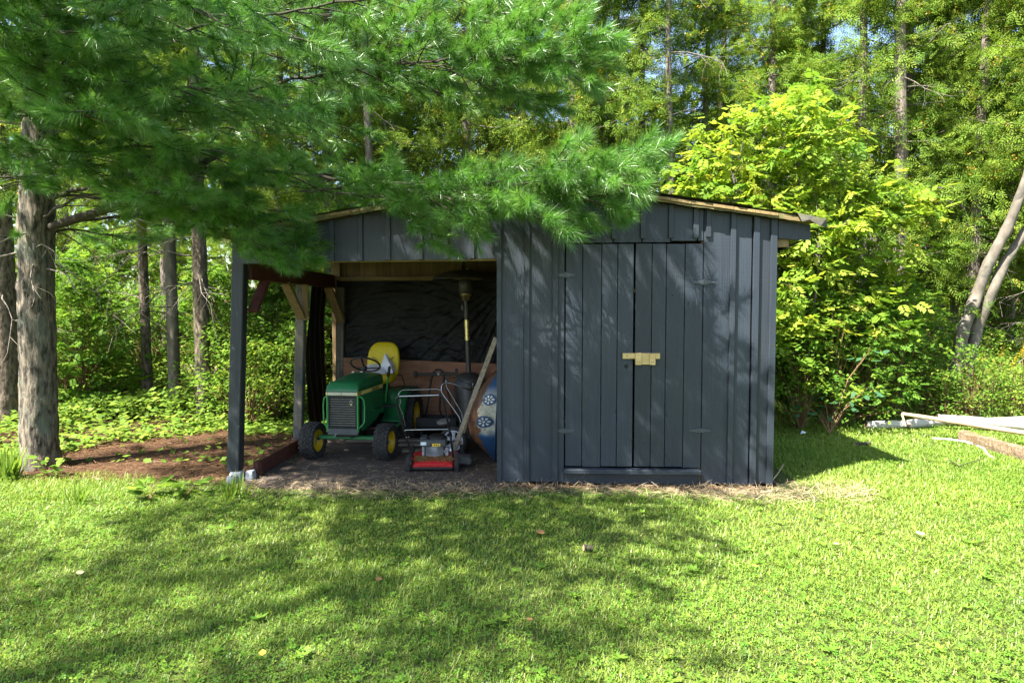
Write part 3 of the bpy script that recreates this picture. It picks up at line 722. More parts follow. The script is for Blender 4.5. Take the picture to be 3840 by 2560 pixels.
# --- garden tractor (local: x to its left-hand side in view right, y backwards, front axle at 0)
tr = thing('garden_tractor', 'green garden tractor with yellow seat and wheel hubs parked in the open bay', 'tractor', (-1.945, 6.76, 0), -R(4))
G, Gl, Y_, B = M['green_paint'], M['green_light'], M['yellow_paint'], M['black']
fr = MB(); fr.box((-.10, -.08, .24), (.10, 1.35, .36), .01); fr.box((-.15, -.10, .30), (.15, .5, .64), .01); fr.box((-.12, .52, .34), (.12, .68, .74), .015)
fr.build('frame', B, tr)
def hood_sec(y, w_, zt, zb2):
    r_ = min(.045, (zt-zb2)*.45)
    pts = [(-w_, y, zb2), (-w_, y, zt-r_)]
    for k in (1, 2, 3): a = k*R(22.5); pts.append((-w_+r_*(1-math.cos(a)), y, zt-r_+r_*math.sin(a)))
    pts.append((-w_+r_, y, zt)); pts.append((0, y, zt+.006)); pts.append((w_-r_, y, zt))
    for k in (3, 2, 1): a = k*R(22.5); pts.append((w_-r_*(1-math.cos(a)), y, zt-r_+r_*math.sin(a)))
    pts += [(w_, y, zt-r_), (w_, y, zb2)]
    return pts
mb = MB(); mb.loft([hood_sec(-.155, .158, .712, .706), hood_sec(-.150, .162, .725, .704), hood_sec(-.125, .166, .768, .704), hood_sec(-.10, .168, .786, .704), hood_sec(.1, .173, .800, .704), hood_sec(.35, .180, .812, .704), hood_sec(.58, .186, .822, .704), hood_sec(.60, .182, .818, .704)])
hood = mb.build('hood', G, tr, False)
mb = MB(); mb.box((-.160, -.158, .664), (.160, -.13, .7035), .004); mb.build('headlight_bar', M['dull_steel'], hood, False)
for x0, x1 in ((-.142, -.003), (.003, .142)): mb = MB(); mb.box((x0, -.163, .668), (x1, -.1585, .699), .002); mb.build('headlight', M['lens'], hood, False)
for s_ in (-1, 1):
    mb = MB(); mb.box((s_*.1445, -.164, .668), (s_*.1595, -.1585, .699), .002); mb.build('side_marker', M['decal_yellow'], hood, False)
    mb = MB(); vs = [(s_*.1605, -.15, .664), (s_*.1815, .60, .664), (s_*.1835, .60, .7035), (s_*.1625, -.15, .7035)]; wv = [(x-s_*.02, y, z) for x, y, z in vs]
    mb.add(vs+wv, [(0,1,2,3), (7,6,5,4), (0,4,5,1), (1,5,6,2), (2,6,7,3), (3,7,4,0)])
    st = mb.build('hood_stripe', M['decal_yellow'], hood, False)
    mb = MB(); vs = [(s_*.1632, -.145, .669), (s_*.1652, -.06, .669), (s_*.1668, -.06, .699), (s_*.1648, -.145, .699)]; mb.add(vs, [(0,1,2,3)]); mb.build('number_plate', M['decal_black'], st, False, False)
def text_on(s, size, mat, parent, mw, name='lettering'):
    cu = bpy.data.curves.new('t', 'FONT'); cu.body = s; cu.size = size; cu.extrude = .0004; cu.resolution_u = 3
    ob = bpy.data.objects.new('t', cu); COL.objects.link(ob)
    dg = bpy.context.evaluated_depsgraph_get(); me = bpy.data.meshes.new_from_object(ob.evaluated_get(dg))
    bpy.data.objects.remove(ob); me.transform(mw); me.name = name
    me.materials.clear()
    return link(name, me, mat, parent)
# lettering on the visible side stripe: text x runs backwards along the hood
TM = Matrix(((.029, 0, 1, 0), (1, 0, 0, 0), (0, 1, 0, 0), (0, 0, 0, 1)))
def side_text(s, size, y, z, mat, parent):
    m_ = TM.copy(); m_.translation = (.1640+.028*(y+.15)+.0028, y, z); return text_on(s, size, mat, parent, m_)
side_text('210', .034, -.138, .672, M['decal_yellow'], hood)
side_text('JOHN DEERE', .038, .24, .671, M['decal_black'], hood)
# grille
mb = MB(); mb.box((-.145, -.120, .345), (.145, -.105, .660)); 
for a_, b_ in (((-.145, -.150, .345), (-.132, -.1205, .660)), ((.132, -.150, .345), (.145, -.1205, .660)), ((-.1315, -.150, .645), (.1315, -.1205, .660)), ((-.1315, -.150, .345), (.1315, -.1205, .357))): mb.box(a_, b_, .002)
gr = mb.build('grille', B, tr, False)
for k in range(12):
    z = .370+k*.0236; mb = MB(); mb.box((-.131, -.146, z-.0021), (.131, -.136, z+.0021), .0008); mb.build('grille_bar', M['dull_steel'], gr, False)
mb = MB(); mb.lathe([(.016, 0), (.018, .003), (.014, .006), (.010, .006)], 16, Matrix.Translation((.093, -.151, .605))@Matrix.Rotation(R(90), 4, 'X')); mb.build('badge_ring', M['dull_steel'], gr, False)
mb = MB(); mb.box((.083, -.156, .572), (.103, -.1505, .583), .002); mb.build('tag', M['decal_yellow'], gr, False)
for s_ in (-1, 1):
    mb = MB(); mb.box((s_*.1465, -.150, .30), (s_*.163, -.115, .662), .004); mb.build('grille_post', Gl, tr, False)
    mb = MB(); mb.tube([(s_*.155, -.130, .655), (s_*.185, -.115, .648), (s_*.205, -.10, .62), (s_*.212, -.10, .55), (s_*.208, -.10, .40), (s_*.195, -.11, .375), (s_*.155, -.125, .335)], .008, 8); mb.build('side_guard', Gl, tr, False)
    # side panel with louvres
    pl = [(.0, .66), (.0, .30), (.10, .295), (.40, .36), (.58, .45), (.60, .66)]; mb = MB()
    vs = [(s_*(.158+.028*(y/.6)), y, z) for y, z in pl]+[(s_*(.146+.028*(y/.6)), y, z) for y, z in pl]
    mb.add(vs, [list(range(6)), list(range(6, 12))[::-1]]+[(i, (i+1) % 6, 6+(i+1) % 6, 6+i) for i in range(6)]); sp = mb.build('side_panel', G, tr, False)
    for k in range(6):
        z = .46+k*.026; mb = MB(); mb.bar((s_*.180, .28, z), (s_*.189, .52, z), .010, .010, ch=.003); mb.build('louvre', G, sp, False)
mb = MB(); mb.box((-.148, -.152, .275), (.158, -.10, .340), .006); mb.build('bumper_plate', M['engine_grey'], tr, False)
mb = MB(); mb.tube([(-.06, -.155, .29), (-.066, -.165, .275), (-.075, -.16, .255), (-.082, -.15, .262)], .005, 6); mb.build('tow_hook', M['dull_steel'], tr, False)
mb = MB(); mb.box((-.30, -.03, .205), (.30, .03, .245), .008); mb.box((-.06, -.06, .215), (.06, .06, .285), .01); mb.build('front_axle', M['green_paint'], tr, False)
def wheel(cx, cy, Rr, W, rr, yaw, blocks, rows, facing, nb):
    """tyre with tread blocks and a yellow dished rim; axis along x"""
    root = Matrix.Translation((cx, cy, Rr))@Matrix.Rotation(yaw, 4, 'Z')@Matrix.Rotation(R(90), 4, 'Y')
    h = W/2
    prof = [(rr-.004, -h*.62), (rr+.012, -h*.80), ((Rr+rr)/2, -h*1.0), (Rr-.030, -h*.97), (Rr-.012, -h*.86), (Rr-.008, -h*.5), (Rr-.008, 0), (Rr-.008, h*.5), (Rr-.012, h*.86), (Rr-.030, h*.97), ((Rr+rr)/2, h*1.0), (rr+.012, h*.80), (rr-.004, h*.62)]
    mb = MB(); mb.lathe(prof, 40, root)
    for r_i in range(rows):
        zc = -h*.80+1.60*h*r_i/(rows-1)
        rad = Rr-.007-(.008 if r_i in (0, rows-1) else 0)
        for k in range(nb):
            a = 2*math.pi*(k+.5*(r_i % 2))/nb
            Mx = root@Matrix.Rotation(a, 4, 'Z')@Matrix.Translation((rad, 0, zc))@Matrix.Rotation(R(35 if r_i % 2 else -35), 4, 'X')
            mb.cbox((.007, math.pi*Rr/nb*.74, W/rows*.42), .003, Mx)
    tyre = mb.build('tyre', M['rubber'], None, False, False)
    mb = MB()
    pr = [(rr+.006, -h*.78), (rr-.004, -h*.80), (rr-.012, -h*.55), (rr-.014, -h*.15), (rr*.60, -h*.05), (rr*.52, -h*.12), (rr*.30, -h*.12), (rr*.30, h*.12)]
    pr2 = [(rr*.30, h*.30), (rr*.30, h*.12), (rr*.52, h*.12), (rr*.60, h*.05), (rr-.014, h*.15), (rr-.012, h*.55), (rr-.004, h*.80), (rr+.006, h*.78)]
    mb.lathe(pr, 32, root); mb.lathe(pr2, 32, root); mb.lathe([(0, h*.34), (rr*.28, h*.32), (rr*.30, h*.28)], 20, root)
    rim = mb.build('rim', Y_, None, False, False)
    mb = MB(); mb.lathe([(0, h*.44), (rr*.16, h*.42), (rr*.17, h*.3)], 14, root)
    for k in range(5): mb.lathe([(0, h*.24), (.006, h*.23), (.007, h*.10)], 6, root@Matrix.Rotation(k*2*math.pi/5, 4, 'Z')@Matrix.Translation((rr*.42, 0, 0)))
    hub = mb.build('hub', M['dull_steel'], None, False, False)
    return tyre, rim, hub
def add_wheel(name, parent, *a):
    tyre, rim, hub = wheel(*a)
    tyre.name = name
    tyre.parent = parent; rim.parent = tyre; hub.parent = tyre
for cx in (-.365, .395):
    add_wheel('front_wheel', tr, cx, 0.0, .188, .150, .105, -R(4), 1, 5, 1, 24)
    mb = MB(); s_ = 1 if cx > 0 else -1; mb.tube([(s_*.29, 0, .225), (cx-s_*.05, 0, .20)], .018, 8); mb.build('spindle', B, tr, False)
for cx in (-.33, .335): add_wheel('rear_wheel', tr, cx, 1.13, .275, .215, .155, 0, 1, 7, 1, 26)
mb = MB(); mb.tube([(-.3, 1.13, .275), (.3, 1.13, .275)], .03, 10); mb.build('rear_axle', B, tr, False)
# fender pan
def pan(x0, x1):
    prof = [(.58, .300), (.66, .305), (.74, .36), (.82, .52), (.88, .575), (.96, .595), (1.30, .600), (1.38, .585), (1.44, .53)]
    mb = MB(); n = len(prof); P0 = []; P1 = []
    for i, (y, z) in enumerate(prof): P0.append((y, z)); P1.append((y+.006, z-.012))
    poly = P0+P1[::-1]
    for xa, xb in ((x0, x1),):
        vs = [(xa, y, z) for y, z in poly]+[(xb, y, z) for y, z in poly]; k = len(poly)
        fs = [(i, (i+1) % k, k+(i+1) % k, k+i) for i in range(k)]
        for b0 in (0, k): fs += [(b0+i, b0+i+1, b0+k-2-i, b0+k-1-i) for i in range(n-1)]
        mb.add(vs, fs, True)
    return mb
mb = pan(.150, .385); mb.add([(.385, y, z) for y, z in ((.70, .33), (.82, .52), (.88, .57), (1.38, .58), (1.44, .53), (1.44, .50), (1.36, .535), (.92, .535), (.86, .46), (.76, .30))], [(0,1,8,9), (1,2,7,8), (2,3,6,7), (3,4,5,6)])
mb.build('fender', G, tr, False)
mb = pan(-.385, -.150); mb.build('fender', G, tr, False)
mb = MB(); mb.box((-.149, .70, .36), (.149, 1.35, .585), .02); mb.build('fender_deck', G, tr, False)
for s_ in (-1, 1):
    mb = MB(); mb.box((s_*.13, .30, .268), (s_*.38, .575, .284), .004); mb.build('footrest', B, tr, False)
    mb = MB(); mb.box((s_*.381, .30, .262), (s_*.392, .575, .292), .003); mb.build('footrest_edge', Gl, tr, False)
mb = MB(); mb.bar((.15, .50, .475), (.36, .50, .475), .05, .02, ch=.005); mb.build('pedal', B, tr, False)
# steering column and wheel
SWc = Vector((-.03, .66, .905)); axis = Vector((0, math.sin(R(33)), math.cos(R(33))))
mb = MB(); mb.tube([(-.03, .55, .72), SWc-axis*.05], .016, 10); mb.build('steering_column', B, tr, False)
Ms = Matrix.Translation(SWc)@axis.to_track_quat('Z', 'Y').to_matrix().to_4x4()
mb = MB(); mb.tube([Ms@Vector((.160*math.cos(a), .160*math.sin(a), 0)) for a in [2*math.pi*i/40 for i in range(40)]], .0105, 10, closed=True)
stw = mb.build('steering_wheel', M['black_gloss'], tr, False)
for a in (R(90), R(210), R(330)):
    mb = MB(); d = Vector((math.cos(a), math.sin(a), 0)); mb.bar(Ms@(d*.02+Vector((0, 0, -.045))), Ms@(d*.156), .020, .008, axis, .002); mb.build('spoke', M['black_gloss'], stw, False)
mb = MB(); mb.lathe([(0, -.025), (.024, -.028), (.030, -.045), (.026, -.062), (0, -.065)], 16, Ms); mb.build('hub', M['black_gloss'], stw, False)
# seat
mb = MB(); mb.box((-.08, 1.0, .59), (.08, 1.22, .665), .01); mb.build('seat_pedestal', B, tr, False)
secs = []
for k, (z, hw, th) in enumerate(((.66, .12, .11), (.672, .168, .16), (.70, .188, .185), (.735, .190, .185), (.765, .178, .17), (.775, .14, .13))):
    secs.append(superell(hw, th, z, 24, 3.4, (0, 1.04)))
mb = MB(); mb.loft(secs); seat = mb.build('seat', M['seat_yellow'], tr, False)
secs = []
for k, (t, hw, th) in enumerate(((0, .16, .03), (.02, .185, .048), (.10, .196, .055), (.20, .196, .052), (.28, .184, .048), (.34, .160, .044), (.375, .125, .036), (.392, .085, .022), (.396, .04, .008))):
    c = Vector((0, 1.225+.20*t, .725+t)); r_ = superell(hw, th, c.z, 24, 2.8, (0, c.y)); secs.append([(x, y+.10*(x/.2)**2*-.35, z) for x, y, z in r_])
mb = MB(); mb.loft(secs); sb = mb.build('backrest', M['seat_yellow'], tr, False)
mb = MB(); mb.tube([(-.13, 1.196, .95), (-.06, 1.208, .905), (0, 1.212, .895), (.06, 1.208, .905), (.13, 1.196, .95)], .004, 6); mb.build('seam', M['rubber'], sb, False)
mb = MB(); mb.tube([(.195, 1.13, .745), (.235, 1.17, .735), (.245, 1.22, .66), (.25, 1.25, .595)], .006, 6); mb.build('seat_rod', B, tr, False)
# levers
mb = MB(); mb.tube([(.205, .62, .50), (.215, .60, .56), (.245, .57, .72), (.262, .55, .80)], .010, 8); lv = mb.build('lever', Gl, tr, False)
mb = MB(); mb.tube([(.258, .553, .785), (.262, .549, .80), (.278, .535, .885), (.280, .533, .90)], [.012, .0155, .0165, .010], 10); mb.build('grip', B, lv, False)
mb = MB(); mb.tube([(-.14, .66, .72), (-.165, .655, .80)], .005, 6); lv2 = mb.build('throttle_lever', M['dull_steel'], tr, False)
mb = MB(); mb.lathe([(0, .018), (.012, .014), (.017, 0), (.012, -.014), (0, -.018)], 14, Matrix.Translation((-.167, .655, .815))); mb.build('knob', M['cream_knob'], lv2, False)
# crumpled white sack on the seat
def sack():
    bm = bmesh.new(); ca, sa = math.cos(-R(4)), math.sin(-R(4))
    def hull(pts):
        b = bmesh.new()
        for p in pts: b.verts.new(p)
        bmesh.ops.convex_hull(b, input=b.verts[:]); 
        for v in [v for v in b.verts if not v.link_faces]: b.verts.remove(v)
        bmesh.ops.subdivide_edges(b, edges=b.edges[:], cuts=2, use_grid_fill=True)
        for v in b.verts: v.co += Vector([.012*noise.noise(v.co*22+Vector((k*7, 0, 0))) for k in range(3)])*(1 if v.co.z > .785 else .1)
        me = bpy.data.meshes.new('x'); b.to_mesh(me); b.free(); bm.from_mesh(me); bpy.data.meshes.remove(me)
    hull([(-.185, .90, .782), (.13, .88, .782), (.15, 1.10, .782), (-.16, 1.12, .782), (-.15, .95, .85), (-.10, 1.10, .875), (.02, 1.10, .865), (.10, .95, .80), (-.06, .90, .80)])
    hull([(.02, .98, .782), (.19, .97, .782), (.18, 1.12, .785), (.03, 1.12, .785), (.05, 1.135, 1.00), (.085, 1.14, .97), (.15, 1.14, .87), (.17, 1.05, .81)])
    bmesh.ops.recalc_face_normals(bm, faces=bm.faces[:])
    me = bpy.data.meshes.new('sack'); bm.to_mesh(me); bm.free()
    me.transform(Matrix.Translation((-1.945, 6.76, 0))@Matrix.Rotation(-R(4), 4, 'Z'))
    tag(link('sack', me, M['sack']), 'crumpled white plastic sack lying on the yellow tractor seat', 'sack')
sack()

# --- red lawn mower, its back to the lawn (local x right, y away)
mw = thing('lawn_mower', 'red push lawn mower with black tubular handle in front of the tractor', 'lawn mower', (-1.005, 6.27, 0), R(4))
secs = []
for y, hw, zt in ((-.02, .185, .082), (.0, .190, .094), (.05, .192, .102), (.14, .215, .108), (.28, .235, .110), (.42, .225, .108), (.52, .17, .10), (.56, .10, .085)):
    r_ = .03; secs.append([(-hw, y, .035), (-hw, y, zt-r_), (-hw+.012, y, zt-.008), (-hw+.04, y, zt), (0, y, zt+.004), (hw-.04, y, zt), (hw-.012, y, zt-.008), (hw, y, zt-r_), (hw, y, .035)])
mb = MB(); mb.loft(secs, smooth=False); deck = mb.build('deck', M['mower_red'], mw, False)
mb = MB(); mb.box((-.188, -.031, .030), (.188, -.0215, .052), .003); mb.build('rear_flap', B, deck, False)
mb = MB(); mb.box((-.12, -.029, .064), (.12, -.021, .088), .005); mb.build('deck_rib', M['mower_red'], deck, False)
mb = MB(); mb.bar((.20, .22, .075), (.36, .22, .060), .20, .075, ch=.02); mb.build('discharge_chute', M['engine_grey'], deck, False)
for x, y, r_ in ((-.225, .02, .078), (.225, .02, .082), (-.25, .50, .075), (.25, .50, .075)):
    Mw = Matrix.Translation((x, y, r_))@Matrix.Rotation(R(90), 4, 'Y'); mb = MB()
    mb.lathe([(r_*.72, -.018), (r_*.96, -.020), (r_, -.014), (r_, .014), (r_*.96, .020), (r_*.72, .018)], 28, Mw)
    for k in range(22): mb.cbox((.004, .004, .017), .001, Mw@Matrix.Rotation(2*math.pi*k/22, 4, 'Z')@Matrix.Translation((r_+.001, 0, 0)))
    wl = mb.build('wheel', M['rubber'], mw, False, False)
    mb = MB(); mb.lathe([(r_*.74, .017), (r_*.5, .008), (.016, .010), (.014, .022), (0, .022)], 24, Mw); mb.lathe([(r_*.74, -.017), (r_*.5, -.008), (.016, -.010), (.014, -.022), (0, -.022)], 24, Mw); mb.build('hub_cap', M['dull_steel'], wl, False, False)
# engine
mb = MB(); mb.lathe([(.055, .105), (.095, .108), (.095, .118), (.075, .122), (.075, .205)], 28, Matrix.Translation((0, .25, 0)))
for k in range(8): mb.box((-.085, .165, .126+k*.0098), (.085, .335, .1295+k*.0098), .001)
mb.box((-.12, .19, .108), (-.095, .30, .20), .004); mb.box((.10, .20, .108), (.135, .26, .19), .006)
eng = mb.build('engine', M['engine_alu'], mw, False)
mb = MB(); mb.box((-.135, .15, .205), (.115, .36, .272), .010); mb.box((-.135, .16, .272), (-.07, .33, .292), .008); mb.build('engine_shroud', M['engine_grey'], eng, False)
mb = MB(); mb.lathe([(0, .308), (.06, .306), (.082, .292), (.085, .2725)], 28, Matrix.Translation((.025, .25, 0)))
for k in range(10): mb.bar((.025-.055+k*.012, .164, .283), (.025-.055+k*.012, .164, .300), .006, .006, (0, 1, 0))
mb.build('recoil_cover', B, eng, False)
mb = MB(); mb.box((-.128, .1478, .222), (-.075, .1496, .252)); mb.build('sticker', M['sticker_white'], eng, False)
mb = MB(); mb.box((-.020, .1478, .211), (.060, .1496, .236)); s2 = mb.build('sticker', M['sticker_yellow'], eng, False)
mb = MB(); mb.box((-.036, .1476, .211), (-.0203, .1496, .236)); mb.build('sticker', M['decal_black'], eng, False)
for k in range(3): mb = MB(); mb.box((.0+k*.017, .1468, .217), (.010+k*.017, .1477, .230)); mb.build('sticker_mark', M['decal_black'], eng, False)
mb = MB(); mb.tube([(-.10, .16, .19), (-.115, .15, .18), (-.112, .15, .165), (-.09, .155, .155)], .003, 6); mb.tube([(.09, .15, .17), (.10, .14, .165), (.10, .14, .15)], .006, 6); mb.build('linkage', M['dull_steel'], eng, False)
mb = MB(); mb.tube([(.13, .22, .165), (.155, .20, .165), (.158, .18, .17)], .014, 10); mb.build('muffler', M['steel'], eng, False)
# handle: two black lower tubes, bright cross rail, black upper bow with bright grip
hl = MB()
for s_, xb, xt in ((-1, -.175, -.292), (1, .180, .118)):
    pass
hp = [(-.182, .03, .13), (-.235, -.03, .31), (-.255, -.06, .40), (-.300, -.11, .60), (-.318, -.13, .685), (-.310, -.135, .715), (-.285, -.14, .728), (-.10, -.14, .733), (.075, -.14, .738), (.098, -.135, .728), (.115, -.13, .69), (.128, -.11, .60), (.160, -.06, .40), (.172, -.03, .31), (.190, .03, .13)]
hl.tube(hp, .0105, 10); hd2 = hl.build('handle', M['black_gloss'], mw, False)
mb = MB(); mb.tube([(-.287, -.1415, .7285), (-.10, -.1415, .7335), (.072, -.1415, .7385)], .0128, 10); mb.build('grip_rail', M['chrome'], hd2, False)
mb = MB(); mb.tube([(-.258, -.061, .398), (-.235, -.066, .408), (.0, -.066, .411), (.14, -.066, .413), (.162, -.061, .405)], .0085, 10); mb.build('cross_rail', M['chrome'], hd2, False)
mb = MB(); mb.tube([(-.300, -.120, .735), (-.288, -.110, .765), (-.26, -.105, .782), (.06, -.105, .790), (.092, -.11, .775), (.104, -.12, .742)], .0045, 8); mb.build('bail_wire', M['chrome'], hd2, False)
mb = MB(); mb.tube([(-.284, -.125, .70), (-.275, -.13, .68), (-.29, -.12, .64), (-.262, -.09, .55), (-.246, -.05, .44)], .003, 6); mb.build('cable', M['dull_steel'], hd2, False)
for p in ((-.236, -.045, .335), (-.216, -.045, .340), (.165, -.045, .335)): mb = MB(); mb.lathe([(0, .006), (.007, .005), (.008, 0), (.007, -.005), (0, -.006)], 10, Matrix.Translation(p)); mb.build('bolt', M['chrome'], hd2, False)
# dried clippings caked on the deck
n = 2600; pos = np.stack([RNG.uniform(-.18, .18, n), RNG.uniform(.0, .17, n), np.zeros(n)], 1); pos[:, 2] = .094+.014*np.clip(pos[:, 1]/.14, 0, 1)+RNG.uniform(0, .010, n)
d = unit(np.stack([RNG.normal(0, 1, n), RNG.normal(0, 1, n), RNG.normal(0, .25, n)], 1)); V, T = scatter([(-.05, 0, 0), (.05, 0, 0), (0, 1, .06)], [(0, 1, 2)], pos, frames(d, RNG.normal(0, 1, (n, 3))), RNG.uniform(.012, .03, n))
me = mesh_tri('clippings', V, T, np.repeat(RNG.random(n), 3), mats=[M['clippings']]); o = link('grass_clippings', me, None, deck); o['kind'] = 'stuff'

# --- wheeled trimmer behind it: five-spoke silver wheel, bent chrome handle
def tpath(pts, Y0, Y1):
    return [at(1440+a/3.409, 1360+b/3.409, Y0+(Y1-Y0)*i/(len(pts)-1)) for i, (a, b) in enumerate(pts)]
wc = at(1702, 1655, 7.02); wt = thing('wheeled_trimmer', 'old push trimmer with bent chrome handle and silver five-spoke wheel behind the red mower', 'trimmer', (wc.x, 7.05, 0))
Rw = .150
Mw = Matrix.Translation((wc.x, 7.02, Rw))@Matrix.Rotation(R(-12), 4, 'Z')@Matrix.Rotation(R(90), 4, 'X')
mb = MB(); mb.lathe([(.108, -.020), (.128, -.028), (.143, -.022), (Rw, -.010), (Rw, .010), (.143, .022), (.128, .028), (.108, .020)], 44, Mw)
for k in range(34): mb.cbox((.005, .006, .018), .0015, Mw@Matrix.Rotation(2*math.pi*k/34, 4, 'Z')@Matrix.Translation((Rw-.001, 0, 0)))
ty = mb.build('wheel', M['rubber'], wt, True, False)
mb = MB(); mb.lathe([(.109, -.021), (.104, -.024), (.094, -.020), (.090, -.006), (.090, .006), (.094, .020), (.104, .024), (.109, .021)], 40, Mw, closed=False)
mb.lathe([(0, .026), (.022, .024), (.026, .010), (.026, -.010), (.022, -.024), (0, -.026)], 24, Mw)
mb.build('rim', M['wheel_silver'], ty, True, False)
for k in range(5):
    a = 2*math.pi*k/5+R(90); mb = MB(); d0 = Vector((math.cos(a), math.sin(a), 0)); nn = Vector((-d0.y, d0.x, 0))
    pl = [d0*.02-nn*.018, d0*.055-nn*.013, d0*.094-nn*.026, d0*.094+nn*.026, d0*.055+nn*.013, d0*.02+nn*.018]
    vs = [Mw@(p+Vector((0, 0, .012))) for p in pl]+[Mw@(p-Vector((0, 0, .004))) for p in pl]
    mb.add(vs, [list(range(6)), list(range(6, 12))[::-1]]+[(i, (i+1) % 6, 6+(i+1) % 6, 6+i) for i in range(6)]); mb.build('spoke', M['wheel_silver'], ty)
mb = MB(); mb.tube(tpath([(985, 760), (960, 690), (850, 535), (750, 400), (733, 350), (738, 290), (765, 256), (800, 250), (900, 272), (1000, 310), (1080, 340), (1110, 340), (1130, 315), (1140, 265)], 7.15, 7.30), .0085, 8); hh = mb.build('handle', M['chrome'], wt)
mb = MB(); mb.tube(tpath([(1005, 740), (995, 640), (900, 480), (800, 310), (788, 240), (800, 190), (830, 172), (870, 178), (1000, 232), (1070, 268), (1120, 280)], 7.22, 7.36), .0045, 8); mb.build('bail_wire', M['chrome'], hh)
pts = tpath([(905, 268), (1030, 305), (1048, 255), (930, 210)], 7.26, 7.30); mb = MB(); mb.add(pts+[p+Vector((0, .012, .004)) for p in pts], [(0,1,2,3), (7,6,5,4), (0,4,5,1), (1,5,6,2), (2,6,7,3), (3,7,4,0)]); mb.build('control_panel', M['engine_grey'], hh)
# body: axle, legs, motor block on skids
ft = at(1725, 1590, 7.16)
mb = MB(); mb.tube([(wc.x, 6.98, Rw), (wc.x+.02, 7.22, Rw)], .012, 8); mb.tube([(wc.x+.015, 7.16, Rw), (ft.x, 7.16, .30), (ft.x+.005, 7.18, .36)], .013, 8); mb.box((wc.x-.16, 7.12, .06), (wc.x+.05, 7.36, .22), .02); mb.tube([(wc.x-.12, 7.2, .10), (wc.x-.16, 7.1, .02), (wc.x-.10, 7.02, .012)], .01, 6); mb.build('body', M['black'], wt)
Mg = Matrix.Translation(at(1663, 1580, 6.98))@Matrix.Rotation(R(-10), 4, 'Y')@Matrix.Rotation(R(14), 4, 'X'); mb = MB(); mb.lathe([(0, .010), (.055, .010), (.062, .006), (.062, -.006), (.055, -.010), (0, -.010)], 36, Mg)
for k in range(26): mb.cbox((.004, .004, .009), .001, Mg@Matrix.Rotation(2*math.pi*k/26, 4, 'Z')@Matrix.Translation((.064, 0, 0)))
kb = mb.build('knurled_cap', M['dull_steel'], wt); g_ = at(1663, 1586, 6.98); mb = MB(); mb.tube([g_, (wc.x-.06, 7.1, .30), (wc.x-.06, 7.16, .21)], .014, 8); mb.build('filler_neck', M['black'], wt)

# --- black hand cart frame folded against the plywood
hc = thing('hand_cart', 'black folding hand cart with arched handle and clamp bar against the plywood', 'hand cart', (at(1640, 1560, 8.0).x, 8.0, 0))
def cpath(pts, Y): return [at(1440+a/3.409, 1360+b/3.409, Y) for a, b in pts]
arch = cpath([(600, 230), (612, 180), (635, 120), (665, 92), (695, 84), (725, 92), (752, 120), (765, 180), (762, 240)], 8.12)
lo1 = cpath([(592, 300), (560, 520), (528, 700)], 8.06); lo2 = cpath([(745, 300), (715, 470), (712, 600), (750, 700)], 8.06); lo3 = cpath([(790, 250), (830, 430), (888, 700)], 8.10)
for i, p in enumerate((lo1, lo2, lo3)): p[-1].z = .20
mb = MB(); mb.tube(lo1[::-1]+arch+lo2, .012, 8); mb.build('handle_tube', M['black'], hc)
mb = MB(); mb.tube([arch[-2]]+lo3, .010, 8); mb.build('rear_strut', M['black'], hc)
p, q = cpath([(395, 148), (925, 140)], 8.09); mb = MB(); mb.bar(p, q, .012, .030, ch=.003); cb = mb.build('clamp_bar', M['black'], hc)
for a, b, w_ in ((395, 150, .04), (918, 120, .035)): c = cpath([(a+12, b)], 8.075)[0]; mb = MB(); mb.box(c-Vector((w_/2, .02, .035)), c+Vector((w_/2, .0, .045)), .006); mb.build('clamp_jaw', M['black'], cb)
c = cpath([(695, 145)], 8.078)[0]; mb = MB(); mb.lathe([(.005, .004), (.011, .004), (.013, 0)], 16, Matrix.Translation(c)@Matrix.Rotation(R(90), 4, 'X')); mb.build('washer', M['sticker_white'], cb)
mb = MB(); x0 = at(1440+430/3.409, 1500, 7.9).x; x1 = at(1440+935/3.409, 1500, 7.9).x
mb.box((x0, 7.80, .115), (x1, 8.14, .145), .01); mb.box((x0, 7.795, .147), (x1, 7.82, .26), .006); mb.box((x0, 8.12, .147), (x1, 8.145, .24), .006); mb.build('tray', M['black'], hc)
for x in (x0+.05, x1-.05):
    for y in (7.86, 8.08):
        mb = MB(); mb.lathe([(0, .016), (.045, .016), (.055, .010), (.055, -.010), (.045, -.016), (0, -.016)], 20, Matrix.Translation((x, y, .055))@Matrix.Rotation(R(90), 4, 'Y')); mb.tube([(x, y, .05), (x, y, .12)], .008, 6); mb.build('caster', M['rubber'], hc)

# --- patio heater
ph = at(1757, 1400, 8.0); hx = ph.x
he = thing('patio_heater', 'dark grey mushroom patio heater with wide reflector hood at the back of the bay', 'patio heater', (hx, 8.02, 0))
T0 = Matrix.Translation((hx, 8.02, 0)); xt = at(1746, 1105, 8.0).x-hx
mb = MB(); mb.lathe([(0, .004), (.20, .004), (.215, .015), (.215, .05), (.17, .055)], 32, T0); mb.build('base_plate', M['heater_grey'], he)
mb = MB(); mb.lathe([(.168, .051), (.168, .66), (.150, .72), (.07, .76), (.034, .765)], 28, T0); mb.build('bottle_housing', M['heater_grey'], he)
mb = MB(); mb.tube([(hx, 8.02, .755), (hx+xt, 8.02, 1.66)], .030, 20); mb.build('pole', M['heater_grey'], he)
def poleseg(z0, z1, r_, mat, name):
    f = lambda z: (hx+xt*(z-.755)/.905, 8.02, z); mb = MB(); mb.tube([f(z0), f(z1)], r_, 20); mb.build(name, M[mat], he)
for z0, z1 in ((1.145, 1.20), (1.203, 1.295), (1.298, 1.385)): poleseg(z0, z1, .0315, 'heater_brass', 'pole_sleeve')
